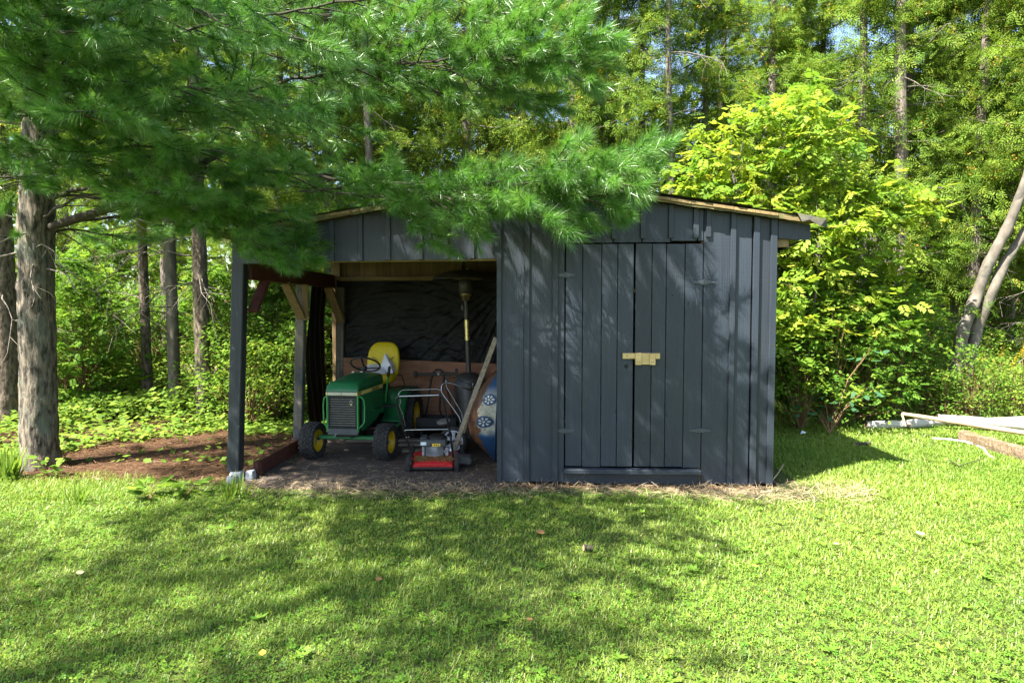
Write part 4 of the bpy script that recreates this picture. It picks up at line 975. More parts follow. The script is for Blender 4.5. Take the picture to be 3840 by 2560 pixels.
mb = MB(); mb.box((hx+xt*.7-.062, 7.985, 1.50), (hx+xt*.7-.033, 8.04, 1.56), .004); mb.build('control_knob', M['heater_grey'], he)
T1 = Matrix.Translation((hx+xt, 8.02, 0))
mb = MB(); mb.lathe([(.032, 1.61), (.05, 1.62), (.055, 1.66), (.070, 1.665), (.070, 1.70)], 28, T1); mb.build('burner_neck', M['heater_brass'], he)
mb = MB(); mb.lathe([(.072, 1.69), (.085, 1.70), (.085, 1.84), (.07, 1.86)], 28, T1); mb.build('burner', M['heater_grey'], he)
mb = MB(); mb.lathe([(0, 1.975), (.10, 1.970), (.24, 1.945), (.34, 1.905), (.385, 1.868), (.392, 1.855), (.385, 1.858), (.33, 1.893), (.2, 1.935), (0, 1.96)], 40, T1); mb.build('reflector', M['heater_grey'], he)

# --- enamelled wheelbarrow tray standing on its nose against the partition
def tray():
    zs = [.012, .03, .07, .13, .20, .28, .38, .48, .58, .68, .78, .86, .91, .935]
    bu = [.02, .035, .075, .135, .205, .265, .292, .282, .255, .215, .160, .10, .05, .02]
    wd = [.015, .04, .08, .13, .18, .22, .25, .265, .27, .265, .24, .19, .12, .04]
    def S(t, z, off=0.0):
        b = np.interp(z, zs, bu)+off; w_ = np.interp(z, zs, wd)+off
        return Vector((-.372-b*math.sin(t*math.pi)**.8-.02-.06*(1-z), 6.72-w_*math.cos(t*math.pi), z))
    root = thing('wheelbarrow_tray', 'rusty blue wheelbarrow tray with white band and painted cogs, standing on its nose', 'wheelbarrow tray', (-.5, 6.72, 0))
    P = []; at_ = []
    NT = 40; NZ = 60
    for i in range(NZ+1):
        z = .012+(.935-.012)*i/NZ
        P.append([S(j/NT, z) for j in range(NT+1)]); at_ += [(j/NT, z, 0) for j in range(NT+1)]
    mb = MB(); mb.grid(P); o = mb.build('shell', M['tray_paint'], root, recalc=False)
    a = o.data.attributes.new('uvz', 'FLOAT_VECTOR', 'POINT'); a.data.foreach_set('vector', np.array(at_, np.float32).ravel())
    mb = MB(); mb.grid([[S(j/20, .016+.915*i/30, -.005) for j in range(21)] for i in range(31)]); mb.build('inner_face', M['stencil_blue'], root, recalc=False)
    mb = MB(); mb.tube([S(0, .012+(.923)*i/24, .004) for i in range(25)], .006, 6); mb.build('rim_bead', M['stencil_blue'], root)
    arc = lambda z: .30*1.0
    for (tc, zc, r_) in ((.085, .655, .058), (.105, .44, .062)):
        def mp(u, v, off): 
            t = max(.002, tc+u/.62); z = zc+v
            return S(t, z, off)
        nT = 34; ring = []
        for k in range(nT*2):
            a = math.pi*k/nT; rr = r_*(1 if k % 2 else .90); ring.append((rr*math.cos(a), rr*math.sin(a)))
        mb = MB(); n = len(ring); rings = [[mp(u*f, v*f, .0035) for u, v in ring] for f in (1, .75, .5, .25)]
        vs = [p for r2 in rings for p in r2]+[mp(0, 0, .0035)]; fs = []
        for q in range(3): fs += [(q*n+k, q*n+(k+1) % n, (q+1)*n+(k+1) % n, (q+1)*n+k) for k in range(n)]
        fs += [(3*n+k, 3*n+(k+1) % n, 4*n) for k in range(n)]
        mb.add(vs, fs); mb.build('painted_cog', M['stencil_blue'], root, recalc=False)
        mb = MB()
        for k in range(7):
            a = 2*math.pi*k/7+.3; ca, sa = math.cos(a), math.sin(a); pl = []
            for (rr, ww) in ((.28, .0), (.36, .07), (.62, .155), (.68, .10), (.68, -.10), (.62, -.155), (.36, -.07)): pl.append(mp(r_*(rr*ca-ww*sa), r_*(rr*sa+ww*ca), .006))
            mb.add(pl, [list(range(7))])
        mb.add([mp(.16*r_*math.cos(a), .16*r_*math.sin(a), .006) for a in [2*math.pi*k/10 for k in range(10)]], [list(range(10))])
        mb.build('cog_holes', M['stencil_white'], root, recalc=False)
tray()
# leaning planks
a = at(1693, 1700, 6.88); a.z = .012; b = at(1861, 1266, 6.60)
mb = MB(); mb.bar(a, b, .048, .022, (0, -1, .3), .003); tag(mb.build('wooden_plank', M['plank_wood']), 'long narrow grey plank leaning across the wheelbarrow tray', 'plank')
a = at(1742, 1598, 6.96); b = at(1790, 1452, 6.78); d_ = (b-a)*(a.z/(b.z-a.z)); a2 = a-d_; a2.z = .012
mb = MB(); mb.bar(a2, b, .055, .02, (0, -1, .3), .003); tag(mb.build('wooden_plank', M['peeled_wood']), 'shorter paler board leaning behind the long grey plank', 'plank')
# boards lying on the dirt
for i, (p0, p1, w_, lab) in enumerate((((-1.46, 7.10), (-.86, 7.16), .10, 'weathered board lying on the dirt just behind the red mower'),
                                  ((-1.60, 7.42), (-.95, 7.47), .11, 'weathered board lying on the dirt under the wheeled trimmer'),
                                  ((-2.2, 7.60), (-1.3, 7.68), .12, 'weathered board lying on the dirt beneath the tractor'))):
    mb = MB(); mb.bar((p0[0], p0[1], .024), (p1[0], p1[1], .024), w_, .022, ch=.003); tag(mb.build('floor_board', M['grey_wood_x']), lab, 'board', 'boards on the dirt floor')

# ------------------------------------------------------------------ logs and sticks by the wood's edge
def log(name, pts, rad, mat, label, cat, n=14, jit=.06, group=None, stubs=(), end_mat='peeled_wood', bend=.0):
    pts = [Vector(p) for p in pts]; P = []; Rr = []
    for i in range(len(pts)-1):
        k = 8
        for j in range(k):
            t = j/k; P.append(pts[i].lerp(pts[i+1], t)+Vector((0, .35*rad[i]*noise.noise((i+t, pts[0].x, 3)), .25*rad[i]*noise.noise((i*1.0+t, 7, pts[0].y))))); Rr.append((rad[i]*(1-t)+rad[i+1]*t)*(1+.10*noise.noise((i*2.3+t*3, 2, pts[0].x))))
    P.append(pts[-1]); Rr.append(rad[-1])
    mb = MB(); mb.tube(P, Rr, n)
    for v in mb.v: v += Vector([jit*Rr[0]*noise.noise(v*14+Vector((k*9, 0, 0))) for k in range(3)])
    root = thing(name, label, cat, (P[0].x, P[0].y, gz(P[0].x, P[0].y)), 0, group)
    nb = len(P)*n; mi = [0]*len(mb.f)
    for k in range(len(mb.f)): mb.mi[k] = 1 if len(mb.f[k]) == n else 0
    mb.build('stem', None, root, mats=[M[mat], M[end_mat]])
    for (p, q, r0) in stubs: m2 = MB(); m2.tube([p, q], [r0, r0*.5], 7); m2.build('branch_stub', M[mat], root)
    return root
a = gp(3255, 1612); b = gp(3560, 1604)
log('birch_log', [(a.x, a.y+.05, .052), (a.x+.5, a.y+.08, .056), (b.x, b.y+.15, .070)], [.048, .055, .068], 'birch_bark', 'short white birch log with dark rotten end lying in the grass', 'log', end_mat='rotten_wood')
a = at(3520, 1560, 8.55); b = gp(3840, 1612)
log('birch_log', [(4.98, 8.74, .17), (5.25, 8.70, .125), (6.0, 8.58, .085), (6.9, 8.50, .085), (8.6, 8.3, .095)], [.022, .052, .068, .080, .090], 'birch_bark', 'thick bright white birch log at the bottom of the log heap', 'log')
log('birch_log', [(5.10, 8.95, .06), (6.4, 8.98, .09), (8.4, 9.0, .13)], [.040, .048, .055], 'birch_bark', 'thin pale birch pole lying behind the thick white log', 'log')
p0 = at(3382, 1551, 8.35); p1 = at(3840, 1622, 7.65)
p2 = p1+(p1-p0).normalized()*.45
log('peeled_pole', [p0, p0.lerp(p1, .5), p1, (p2.x, p2.y, .03)], [.020, .030, .028, .028], 'peeled_wood', 'long peeled tan pole lying across the birch logs with splintered tip', 'pole', stubs=((at(3382, 1552, 8.34), at(3397, 1598, 8.25), .014),))
# rotting timber
a = gp(3590, 1655); b = gp(3850, 1735)
root = thing('rotten_timber', 'square rotting brown timber lying in front of the birch logs', 'timber', (a.x, a.y, 0))
mb = MB(); secs = []; dv = (b-a).normalized(); dv = Vector((dv.x, dv.y, 0)); sv = Vector((-dv.y, dv.x, 0))
for i in range(30):
    t = i/29; c = a+dv*(2.2*t)+sv*.08; r_ = []
    for (u, v_) in ((-.075, 0), (-.08, .05), (-.072, .115), (-.03, .128), (.04, .124), (.08, .10), (.085, .04), (.07, 0)):
        q = c+sv*u+Vector((0, 0, v_)); k = 1 if v_ > 0 else .2
        q += Vector([.022*noise.noise(q*7+Vector((9*m_, 0, 0))) for m_ in range(3)])*k*(1.6 if i in (0, 29) else 1); q.z = max(q.z, 0.002); r_.append(q)
    secs.append(r_)
mb.loft(secs, smooth=False); mb.build('beam', M['rotten_wood'], root)
pts = [gp(3494, 1648), gp(3560, 1656), gp(3616, 1664), gp(3660, 1674), gp(3690, 1686), gp(3703, 1708), gp(3727, 1722)]
log('white_stick', [(p.x, p.y, .018+.01*math.sin(i)) for i, p in enumerate(pts)], [.010, .014, .014, .015, .015, .016, .010], 'birch_bark', 'crooked slim white birch stick in front of the rotting timber', 'stick', n=8)
pts = [gp(3560, 1735), gp(3598, 1760), gp(3640, 1742), gp(3690, 1730)]
log('twig', [(p.x, p.y, .03) for p in pts], [.004, .005, .004, .003], 'limb_bark', 'thin dark forked twig on the mown lawn below the white stick', 'twig', n=5)
pts = [gp(3205, 1672), gp(3262, 1668)]
log('bark_scrap', [(p.x, p.y, .022) for p in pts], [.018, .02], 'limb_bark', 'short dark piece of bark at the tip of the shed shadow', 'bark scrap', n=6)
g_ = gp(2206, 2072)
log('bark_scrap', [(g_.x-.03, g_.y, .03), (g_.x+.03, g_.y+.01, .03)], [.02, .022], 'limb_bark', 'small black lump of bark lying on the shaded lawn before the doors', 'bark scrap', n=7)
# brush twig near the shed corner
log('twig', [gp(2895, 1818)+Vector((.02, .05, .03)), gp(2935, 1800)+Vector((0, .1, .05)), gp(2952, 1790)+Vector((0, .1, .10))], [.007, .006, .004], 'peeled_wood', 'pale broken twig in the straw at the right corner of the shed', 'twig', n=6)
# scrap of white paper
g_ = gp(3010, 1632); mb = MB(); mb.add([(g_.x-.03, g_.y, .02), (g_.x+.02, g_.y-.02, .03), (g_.x+.05, g_.y+.02, .035), (g_.x, g_.y+.03, .055), (g_.x-.01, g_.y+.0, .06)], [(0,1,4), (1,2,4), (2,3,4), (3,0,4), (0,3,2,1)])
tag(mb.build('paper_scrap', M['sticker_white']), 'small white scrap of paper on the shaded grass beside the shed', 'paper')
# fallen leaves on the lawn
def fallen(px, py, s_, mat, label, rot):
    g_ = gp(px, py); mb = MB(); P = []
    for i in range(6):
        row = []
        for j in range(5):
            u = i/5; w_ = .36*math.sin(math.pi*min(1, u*1.02+.02))**.8; x = (j/4-.5)*2*w_; y = u-.5
            z = .20*x*x+.10*math.sin(u*4)*x+.12*u*u
            c, sn = math.cos(rot), math.sin(rot); row.append((g_.x+s_*(x*c-y*sn), g_.y+s_*(x*sn+y*c), .038+s_*z))
        P.append(row)
    mb.grid(P); tag(mb.build('fallen_leaf', M[mat], recalc=False), label, 'leaf', 'fallen leaves on the lawn')
for px, py, s_, m_, lab, r_ in ((985, 2478, .075, 'yellow_leaf', 'curled yellow and brown leaf lying in coarse grass', .3), (1420, 2195, .07, 'brown_leaf', 'small reddish brown leaf in the shaded middle of the lawn', 1.2),
    (2025, 2015, .12, 'brown_leaf', 'broad brown dead leaf in the shade before the doors', .8), (3135, 2060, .07, 'pale_leaf', 'small bleached leaf on the bright open lawn', 2.0), (3450, 2020, .10, 'pale_leaf', 'larger limp yellow-green leaf on the bright open lawn', .4),
    (2830, 2144, .06, 'yellow_leaf', 'tiny orange-yellow leaf at the edge of the tree shadow', 1.4), (1985, 2350, .07, 'brown_leaf', 'brown curled leaf near the bare patch of the lawn', 2.6), (300, 2170, .09, 'pale_leaf', 'pale leaf in the sunny patch beside the pine shadow', 1.0)): fallen(px, py, s_*.62, m_, lab, r_)

# ------------------------------------------------------------------ trees: tools
def bark_tube(pts, rad, n, amp, fr, parent, name, mat, knots=()):
    """trunk as a tube with uneven bark relief and swollen knots"""
    P = []; Rr = []
    for i in range(len(pts)-1):
        k = max(2, int((Vector(pts[i+1])-Vector(pts[i])).length/.045)) if amp > 0 else 3
        for j in range(k):
            t = j/k; P.append(Vector(pts[i]).lerp(Vector(pts[i+1]), t)); Rr.append(rad[i]*(1-t)+rad[i+1]*t)
    P.append(Vector(pts[-1])); Rr.append(rad[-1])
    mb = MB(); mb.tube(P, Rr, n)
    for q, v in enumerate(mb.v):
        i = min(q//n, len(P)-1); c = P[i]; d = (v-c); L = d.length
        if L < 1e-6: continue
        k = amp*Rr[0]*(noise.noise(Vector((v.x*fr, v.y*fr, v.z*fr*.45)))+.5*noise.noise(Vector((v.x*fr*2.3, v.y*fr*2.3, v.z*fr))))
        for (kp, ks, kh) in knots: k += kh*math.exp(-((v-Vector(kp)).length/ks)**2)
        v += d/L*k
    return mb.build(name, M[mat], parent, recalc=False)
def dead_twigs(base, z0, z1, n, L, parent, seed, mat='dead_twig', name='dead_branch', az=None):
    rd = random.Random(seed); mb = MB()
    for i in range(n):
        z = rd.uniform(z0, z1); a = rd.uniform(0, 6.283) if az is None else rd.uniform(*az); l = L*rd.uniform(.4, 1.1); p = Vector((base[0], base[1], base[2]+z)); d = Vector((math.cos(a), math.sin(a), rd.uniform(-.5, .15)))
        pts = [p]; dd = d.copy()
        for k in range(4):
            dd = (dd+Vector((rd.uniform(-.35, .35), rd.uniform(-.35, .35), rd.uniform(-.35, .15)))).normalized(); pts.append(pts[-1]+dd*l/4)
            if k > 0:
                for s_ in range(2):
                    e = (dd+Vector((rd.uniform(-1, 1), rd.uniform(-1, 1), rd.uniform(-1, .4)))).normalized(); q = pts[-1]; m_ = q+e*l*rd.uniform(.12, .3); m2 = m_+(e+Vector((rd.uniform(-.6, .6), 0, rd.uniform(-.7, .2)))).normalized()*l*.15
                    mb.tube([q, m_, m2], [.0035, .0025, .0015], 3, cap=False)
        mb.tube(pts, [.011, .008, .006, .0045, .003], 4, cap=False)
    o = mb.build(name, M[mat], parent, recalc=False); o['kind'] = 'stuff'; return o

# ------------------------------------------------------------------ the big white pine
PT = Vector((at(152, 1770, 6.32).x, 6.32, 0))
pine = thing('pine_tree', 'large white pine with long soft needles whose lower limbs hang over the shed roof', 'pine tree', PT)
def pz(py): return at(152, py, 6.32).z
tx = lambda px, py: at(px, py, 6.32).x
bark_tube([(tx(152, 1800), 6.32, -.05), (tx(152, 1760), 6.32, .05), (tx(148, 1680), 6.32, pz(1680)), (tx(143, 1400), 6.32, pz(1400)), (tx(137, 1100), 6.32, pz(1100)), (tx(135, 840), 6.32, pz(840)), (tx(150, 500), 6.32, pz(500)), (tx(165, 0), 6.32, pz(0)), (PT.x+.15, 6.35, 7.0), (PT.x+.2, 6.4, 10.0), (PT.x+.2, 6.4, 13.2)],
          [.205, .180, .163, .153, .148, .147, .140, .126, .095, .06, .012], 40, .075, 26, pine, 'trunk', 'pine_bark',
          knots=[((tx(80, 1085), 6.17, pz(1075)), .06, .035), ((tx(140, 1080), 6.16, pz(1068)), .06, .032), ((tx(190, 1090), 6.2, pz(1085)), .05, .025), ((tx(100, 1290), 6.16, pz(1290)), .05, .02), ((tx(150, 1290), 6.15, pz(1290)), .05, .018), ((tx(95, 840), 6.2, pz(850)), .06, .02)])
SH = []                                            # shoots: position, direction, length, needle count weight
class Limb:
    def __init__(s, rd): s.mb = MB(); s.rd = rd
    def grow(s, pts, r0, lat, dens=1.0, start=.25, fine=1.0):
        rd = s.rd; pts = [Vector(p) for p in pts]
        # resample as a Catmull-Rom curve
        P = []; n = len(pts)
        for i in range(n-1):
            p0, p1, p2, p3 = pts[max(i-1, 0)], pts[i], pts[i+1], pts[min(i+2, n-1)]
            for k in range(8):
                t = k/8; P.append(.5*((2*p1)+(p2-p0)*t+(2*p0-5*p1+4*p2-p3)*t*t+(3*p1-p0-3*p2+p3)*t**3))
        P.append(pts[-1]); N_ = len(P)
        P = [p+Vector((rd.uniform(-1, 1), rd.uniform(-1, 1), rd.uniform(-1, 1)))*.012 if 0 < i < N_-1 else p for i, p in enumerate(P)]
        s.mb.tube(P, [r0*.52*(1-.85*i/(N_-1)) for i in range(N_)], 8)
        Ls = [0]
        for i in range(N_-1): Ls.append(Ls[-1]+(P[i+1]-P[i]).length)
        tot = Ls[-1]; d = tot*start; side = 1
        while d < tot:
            i = max(k for k in range(N_) if Ls[k] <= d); j = min(i+1, N_-1); u = (d-Ls[i])/max(Ls[j]-Ls[i], 1e-6)
            p = P[i].lerp(P[j], min(u, 1)); tg = (P[j]-P[max(i-1, 0)]).normalized(); f = d/tot
            for q in range(2 if rd.random() < .55 else 1):
                side = -side; up = Vector((0, 0, 1)); sv = tg.cross(up).normalized()
                a = R(rd.uniform(38, 68)); roll = rd.uniform(-.28, .34)
                dv = (tg*math.cos(a)+sv*side*math.sin(a)*math.cos(roll)+up*math.sin(roll)*math.sin(a)).normalized()
                L = lat*(.35+.65*math.sin(math.pi*min(.97, (f-start)/(1-start)*.72+.26)))*rd.uniform(.6, 1.15)
                s.lateral(p, dv, L, fine)
            d += rd.uniform(.15, .24)/dens
        s.lateral(P[-1], (P[-1]-P[-3]).normalized(), lat*.32, fine); s.shoot(P[-1], (P[-1]-P[-3]).normalized(), fine)
    def lateral(s, p, dv, L, fine):
        rd = s.rd; n = max(2, int(L/.135)); pts = [p]; d = dv.copy()
        for k in range(n):
            d = (d+Vector((rd.uniform(-.10, .10), rd.uniform(-.10, .10), (-.05 if k < n*.6 else .16)+rd.uniform(-.06, .06)))).normalized(); pts.append(pts[-1]+d*(L/n))
        r_ = .0045+.006*L; s.mb.tube(pts, [r_*(1-.7*i/n) for i in range(n+1)], 4, cap=False)
        side = rd.choice((-1, 1))
        for k in range(max(1, int(n*.30)), n+1):
            tg = (pts[k]-pts[k-1]).normalized(); side = -side
            if k < n and rd.random() < .88:
                sv = tg.cross(Vector((0, 0, 1)))
                sv = sv.normalized() if sv.length > .1 else Vector((1, 0, 0))
                e = (tg*rd.uniform(.5, .9)+sv*side*rd.uniform(.4, .9)+Vector((0, 0, rd.uniform(-.25, .45)))).normalized()
                s.shoot(pts[k], e, fine)
                if L > .45 and k < n*.75 and rd.random() < .5:
                    q = pts[k]+e*rd.uniform(.16, .24); s.shoot(q-e*.03, (e+Vector((rd.uniform(-.5, .5), rd.uniform(-.5, .5), rd.uniform(-.2, .4)))).normalized(), fine)
        s.shoot(pts[-1], (pts[-1]-pts[-2]+Vector((0, 0, .02))).normalized(), fine); s.shoot(pts[-1]-d*.05, (d+Vector((rd.uniform(-.6, .6), rd.uniform(-.6, .6), rd.uniform(-.1, .5)))).normalized(), fine)
    def shoot(s, p, d, fine):
        L = s.rd.uniform(.09, .19); s.mb.tube([p, p+d*L], [.0042, .002], 3, cap=False); SH.append((p, d, L, fine))
    def done(s, parent, name='limb'): return s.mb.build(name, M['limb_bark'], parent, recalc=False)
def V3(px, py, Y): return at(px, py, Y)
T = lambda py: (tx(150, py), 6.32, pz(py))
VIS = [  # limbs in the picture: (points, base radius, side-branch length, density)
    ([T(760), V3(560, 640, 5.9), V3(1000, 640, 5.5), V3(1500, 690, 5.25), V3(1980, 690, 5.15), V3(2230, 660, 5.1), V3(2370, 610, 5.1)], .040, .62, 1.15),
    ([T(560), V3(620, 430, 6.0), V3(1100, 300, 5.8), V3(1600, 230, 5.6), V3(2000, 200, 5.55), V3(2190, 165, 5.5)], .040, .66, 1.1),
    ([T(330), V3(520, 160, 6.1), V3(1000, 60, 6.0), V3(1500, -20, 5.9), V3(1850, -20, 5.8)], .038, .70, 1.1),
    ([T(420), V3(420, 330, 5.5), V3(760, 330, 4.8), V3(1120, 380, 4.35)], .036, .62, 1.1),
    ([T(640), V3(400, 560, 5.8), V3(700, 560, 5.3), V3(1020, 600, 4.95)], .034, .55, 1.0),
    ([T(860), V3(520, 800, 6.35), V3(850, 830, 6.1), V3(1030, 890, 5.85), V3(1090, 900, 5.7)], .032, .50, 1.0),
    ([T(720), V3(560, 760, 6.0), V3(860, 770, 5.5), V3(1050, 790, 5.2)], .032, .50, 1.0),
    ([T(500), V3(150, 450, 5.6), V3(250, 420, 4.9), V3(420, 430, 4.3)], .034, .55, 1.0),
    ([T(700), V3(60, 660, 5.7), V3(-80, 620, 5.0)], .03, .5, 1.0),
    ([T(300), V3(60, 200, 5.5), V3(120, 130, 4.7), V3(300, 120, 4.1)], .034, .6, 1.0),
    ([T(200), V3(480, 30, 5.3), V3(820, 60, 4.6), V3(1150, 150, 4.2)], .034, .66, 1.0),
    ([T(880), V3(60, 880, 6.1), V3(-120, 900, 5.8)], .026, .42, .9),
    ([T(900), V3(260, 860, 6.5), V3(420, 880, 6.9), V3(560, 860, 7.4)], .028, .45, .9),
    ([T(620), V3(450, 520, 6.8), V3(800, 480, 7.2), V3(1150, 520, 7.5)], .034, .55, .9),
    ([T(250), V3(600, 80, 6.7), V3(1000, 30, 7.0), V3(1350, 100, 7.2)], .034, .6, .9),
    ([T(450), V3(700, 330, 6.2), V3(1050, 420, 6.0), V3(1300, 480, 5.9)], .032, .55, 1.0),
    ([T(120), V3(300, -60, 5.2), V3(600, -20, 4.4), V3(850, 100, 4.0)], .034, .6, 1.0),
    ([T(820), V3(300, 740, 5.7), V3(520, 720, 5.2), V3(700, 720, 4.9)], .026, .40, .9),
]
rd = random.Random(5)
for pts, r0, lat, dens in VIS:
    lb = Limb(rd); lb.grow(pts, r0, lat, dens); lb.done(pine)
nvis = len(SH)
# hanging ends of the two great limbs: each runs out to its own tip
def ends(tips, base_y, back, lat, dens, Y0):
    for (px, py) in tips:
        lb = Limb(rd); b0 = V3(px-back*rd.uniform(.7, 1.2), base_y(px)+rd.uniform(-40, 40), Y0+rd.uniform(-.1, .35)); e = V3(px, py, Y0+rd.uniform(-.35, .25))
        m_ = b0.lerp(e, .55)+Vector((0, 0, .05 if e.z < b0.z else -.06)); lb.grow([b0, m_, e], .018, lat, dens, start=.2); lb.done(pine)
ends([(2138, 575), (2270, 620), (2430, 570), (2380, 690), (2275, 790), (2065, 850), (1970, 780), (2170, 810), (1790, 790), (1755, 840), (1640, 900), (1560, 800), (1880, 640), (1480, 740), (2050, 700), (2330, 690)], lambda x: 700, 380, .30, 1.5, 5.10)
ends([(1924, 30), (2025, 70), (2138, 95), (2190, 150), (2250, 160), (2180, 300), (2050, 390), (1850, 330), (1700, 380), (1960, 230), (1600, 60), (1780, 130), (1350, 330)], lambda x: 210, 420, .32, 1.5, 5.55)
ends([(1130, 955), (1020, 960), (920, 930), (960, 850), (880, 770)], lambda x: 740, 360, .30, 1.3, 5.6)
for px, py, Y in ((90, 140, 4.7), (210, 280, 4.8), (50, 400, 5.0), (330, 190, 4.6), (430, 480, 5.1), (20, 560, 5.4), (240, 600, 5.5), (140, 30, 4.6), (300, 380, 4.9), (520, 300, 4.8), (600, 600, 5.3), (380, 660, 5.6), (60, 720, 5.7), (700, 420, 5.2), (480, 100, 4.9), (820, 680, 5.3)):
    e = V3(px, py, Y); b0 = Vector((PT.x+.05, 6.3, min(4.6, e.z+.25))); b0 = b0.lerp(e, .35); lb = Limb(rd); lb.grow([b0, b0.lerp(e, .6)+Vector((0, 0, .06)), e], .016, .34, 1.3, start=.15); lb.done(pine)
nvis = len(SH)
# limbs reaching forward over the lawn, above the picture
for a_, z, l in ((-62, 3.9, 5.2), (-80, 4.2, 5.2), (-70, 5.0, 5.6), (-56, 5.6, 4.7), (-50, 3.7, 5.0), (-74, 6.2, 5.0), (-60, 6.8, 4.8), (-75, 3.5, 3.6), (-95, 3.8, 3.7), (-60, 3.5, 4.0), (-85, 4.6, 4.2), (-50, 4.0, 4.4), (-68, 4.3, 4.6), (-78, 4.8, 6.0), (-70, 4.4, 6.0), (-70, 5.6, 5.6), (-100, 3.6, 2.6), (-80, 4.0, 2.8), (-120, 4.4, 2.8), (-65, 4.6, 3.0), (-90, 5.2, 3.0), (-140, 3.9, 2.4), (-55, 3.9, 2.4), (-105, 5.8, 3.0), (-75, 5.6, 3.2)):
    dx, dy = math.cos(R(a_)), math.sin(R(a_)); lb = Limb(rd)
    lb.grow([(PT.x+.12, 6.34, z), (PT.x+dx*l*.4, 6.34+dy*l*.4, z+.08*l), (PT.x+dx*l*.75, 6.34+dy*l*.75, z+.09*l), (PT.x+dx*l, 6.34+dy*l, z+.14*l)], .045, .72, 1.0, start=(.58 if a_ > -58 else .44) if l > 4.7 else (.4 if l > 3.4 else .18), fine=.3); lb.done(pine)
# cut stub pointing up to the right, and bare dead twigs inside the crown
mb = MB(); mb.tube([V3(190, 850, 6.3), V3(560, 735, 6.0), V3(700, 650, 5.95), V3(845, 560, 5.9)], [.042, .036, .032, .030], 12); mb.build('limb_stub', M['limb_bark'], pine)
dead_twigs((PT.x, 6.32, 0), 1.9, 3.4, 16, 1.2, pine, 3)
# the crown above the picture: whorls to the top
UP = [(4.7, 4.6, 4), (5.6, 4.4, 5), (6.5, 4.2, 5), (7.4, 3.7, 5), (8.4, 3.2, 5), (9.6, 2.5, 5), (10.8, 1.7, 4), (12.0, 1.0, 4)]
for z, L, k in UP:
    a0 = rd.uniform(0, 6.28)
    for i in range(k):
        a = a0+i*6.283/k+rd.uniform(-.25, .25); l = L*rd.uniform(.7, 1.0)*(.55 if math.cos(a) < -.1 else (.42 if (a+1.9) % 6.283 < 2.7 else .85)); dx, dy = math.cos(a), math.sin(a); zz = z+rd.uniform(-.2, .2)
        lb = Limb(rd); lb.grow([(PT.x+.12, 6.34, zz), (PT.x+dx*l*.4, 6.34+dy*l*.4, zz+.10*l), (PT.x+dx*l*.75, 6.34+dy*l*.75, zz+.12*l), (PT.x+dx*l, 6.34+dy*l, zz+.20*l)], .035*L/5+.006, .62*min(1, L/3.5), .9, fine=.3); lb.done(pine)
def needles(S, K, length, width, name, parent, org):
    p = np.array([a[0] for a in S]); d = unit(np.array([a[1] for a in S])); L = np.array([a[2] for a in S]); n = len(S)
    t = RNG.random((n, K))**.8
    ang = np.radians(72-50*t+RNG.normal(0, 9, (n, K))); ph = RNG.uniform(0, 2*np.pi, (n, K))
    ref = np.where(np.abs(d[:, 2:3]) < .9, np.array([[0, 0, 1.0]]), np.array([[1.0, 0, 0]])); u = unit(np.cross(d, ref)); v = np.cross(d, u)
    nd = d[:, None]*np.cos(ang)[..., None]+(u[:, None]*np.cos(ph)[..., None]+v[:, None]*np.sin(ph)[..., None])*np.sin(ang)[..., None]
    nd[..., 2] -= .16; nd = unit(nd)
    b = p[:, None]+d[:, None]*(L[:, None]*(.05+.95*t))[..., None]
    ln = length*RNG.uniform(.75, 1.15, (n, K))*RNG.uniform(.85, 1.12, (n, 1))
    tip = b+nd*ln[..., None]; tip[..., 2] -= .006*RNG.random((n, K))
    sd_ = unit(np.cross(nd, RNG.normal(0, 1, (n, K, 3))))*width/2
    V = np.stack([b-sd_, b+sd_, tip], 2).reshape(-1, 3)-np.array(org); T_ = np.arange(len(V)).reshape(-1, 3)
    var = np.repeat(np.clip(RNG.normal(.45, .16, (n, 1))+RNG.normal(0, .08, (n, K)), 0, .9), 3)
    me = mesh_tri(name, V, T_, var, mats=[M['pine_needle']]); o = link(name, me, None, parent); o['kind'] = 'stuff'; return o
needles(SH[:nvis], 118, .105, .0036, 'crown', pine, PT)
needles(SH[nvis:], 25, .115, .012, 'crown', pine, PT)
print('pine shoots', nvis, len(SH))
n_pine = len(SH)

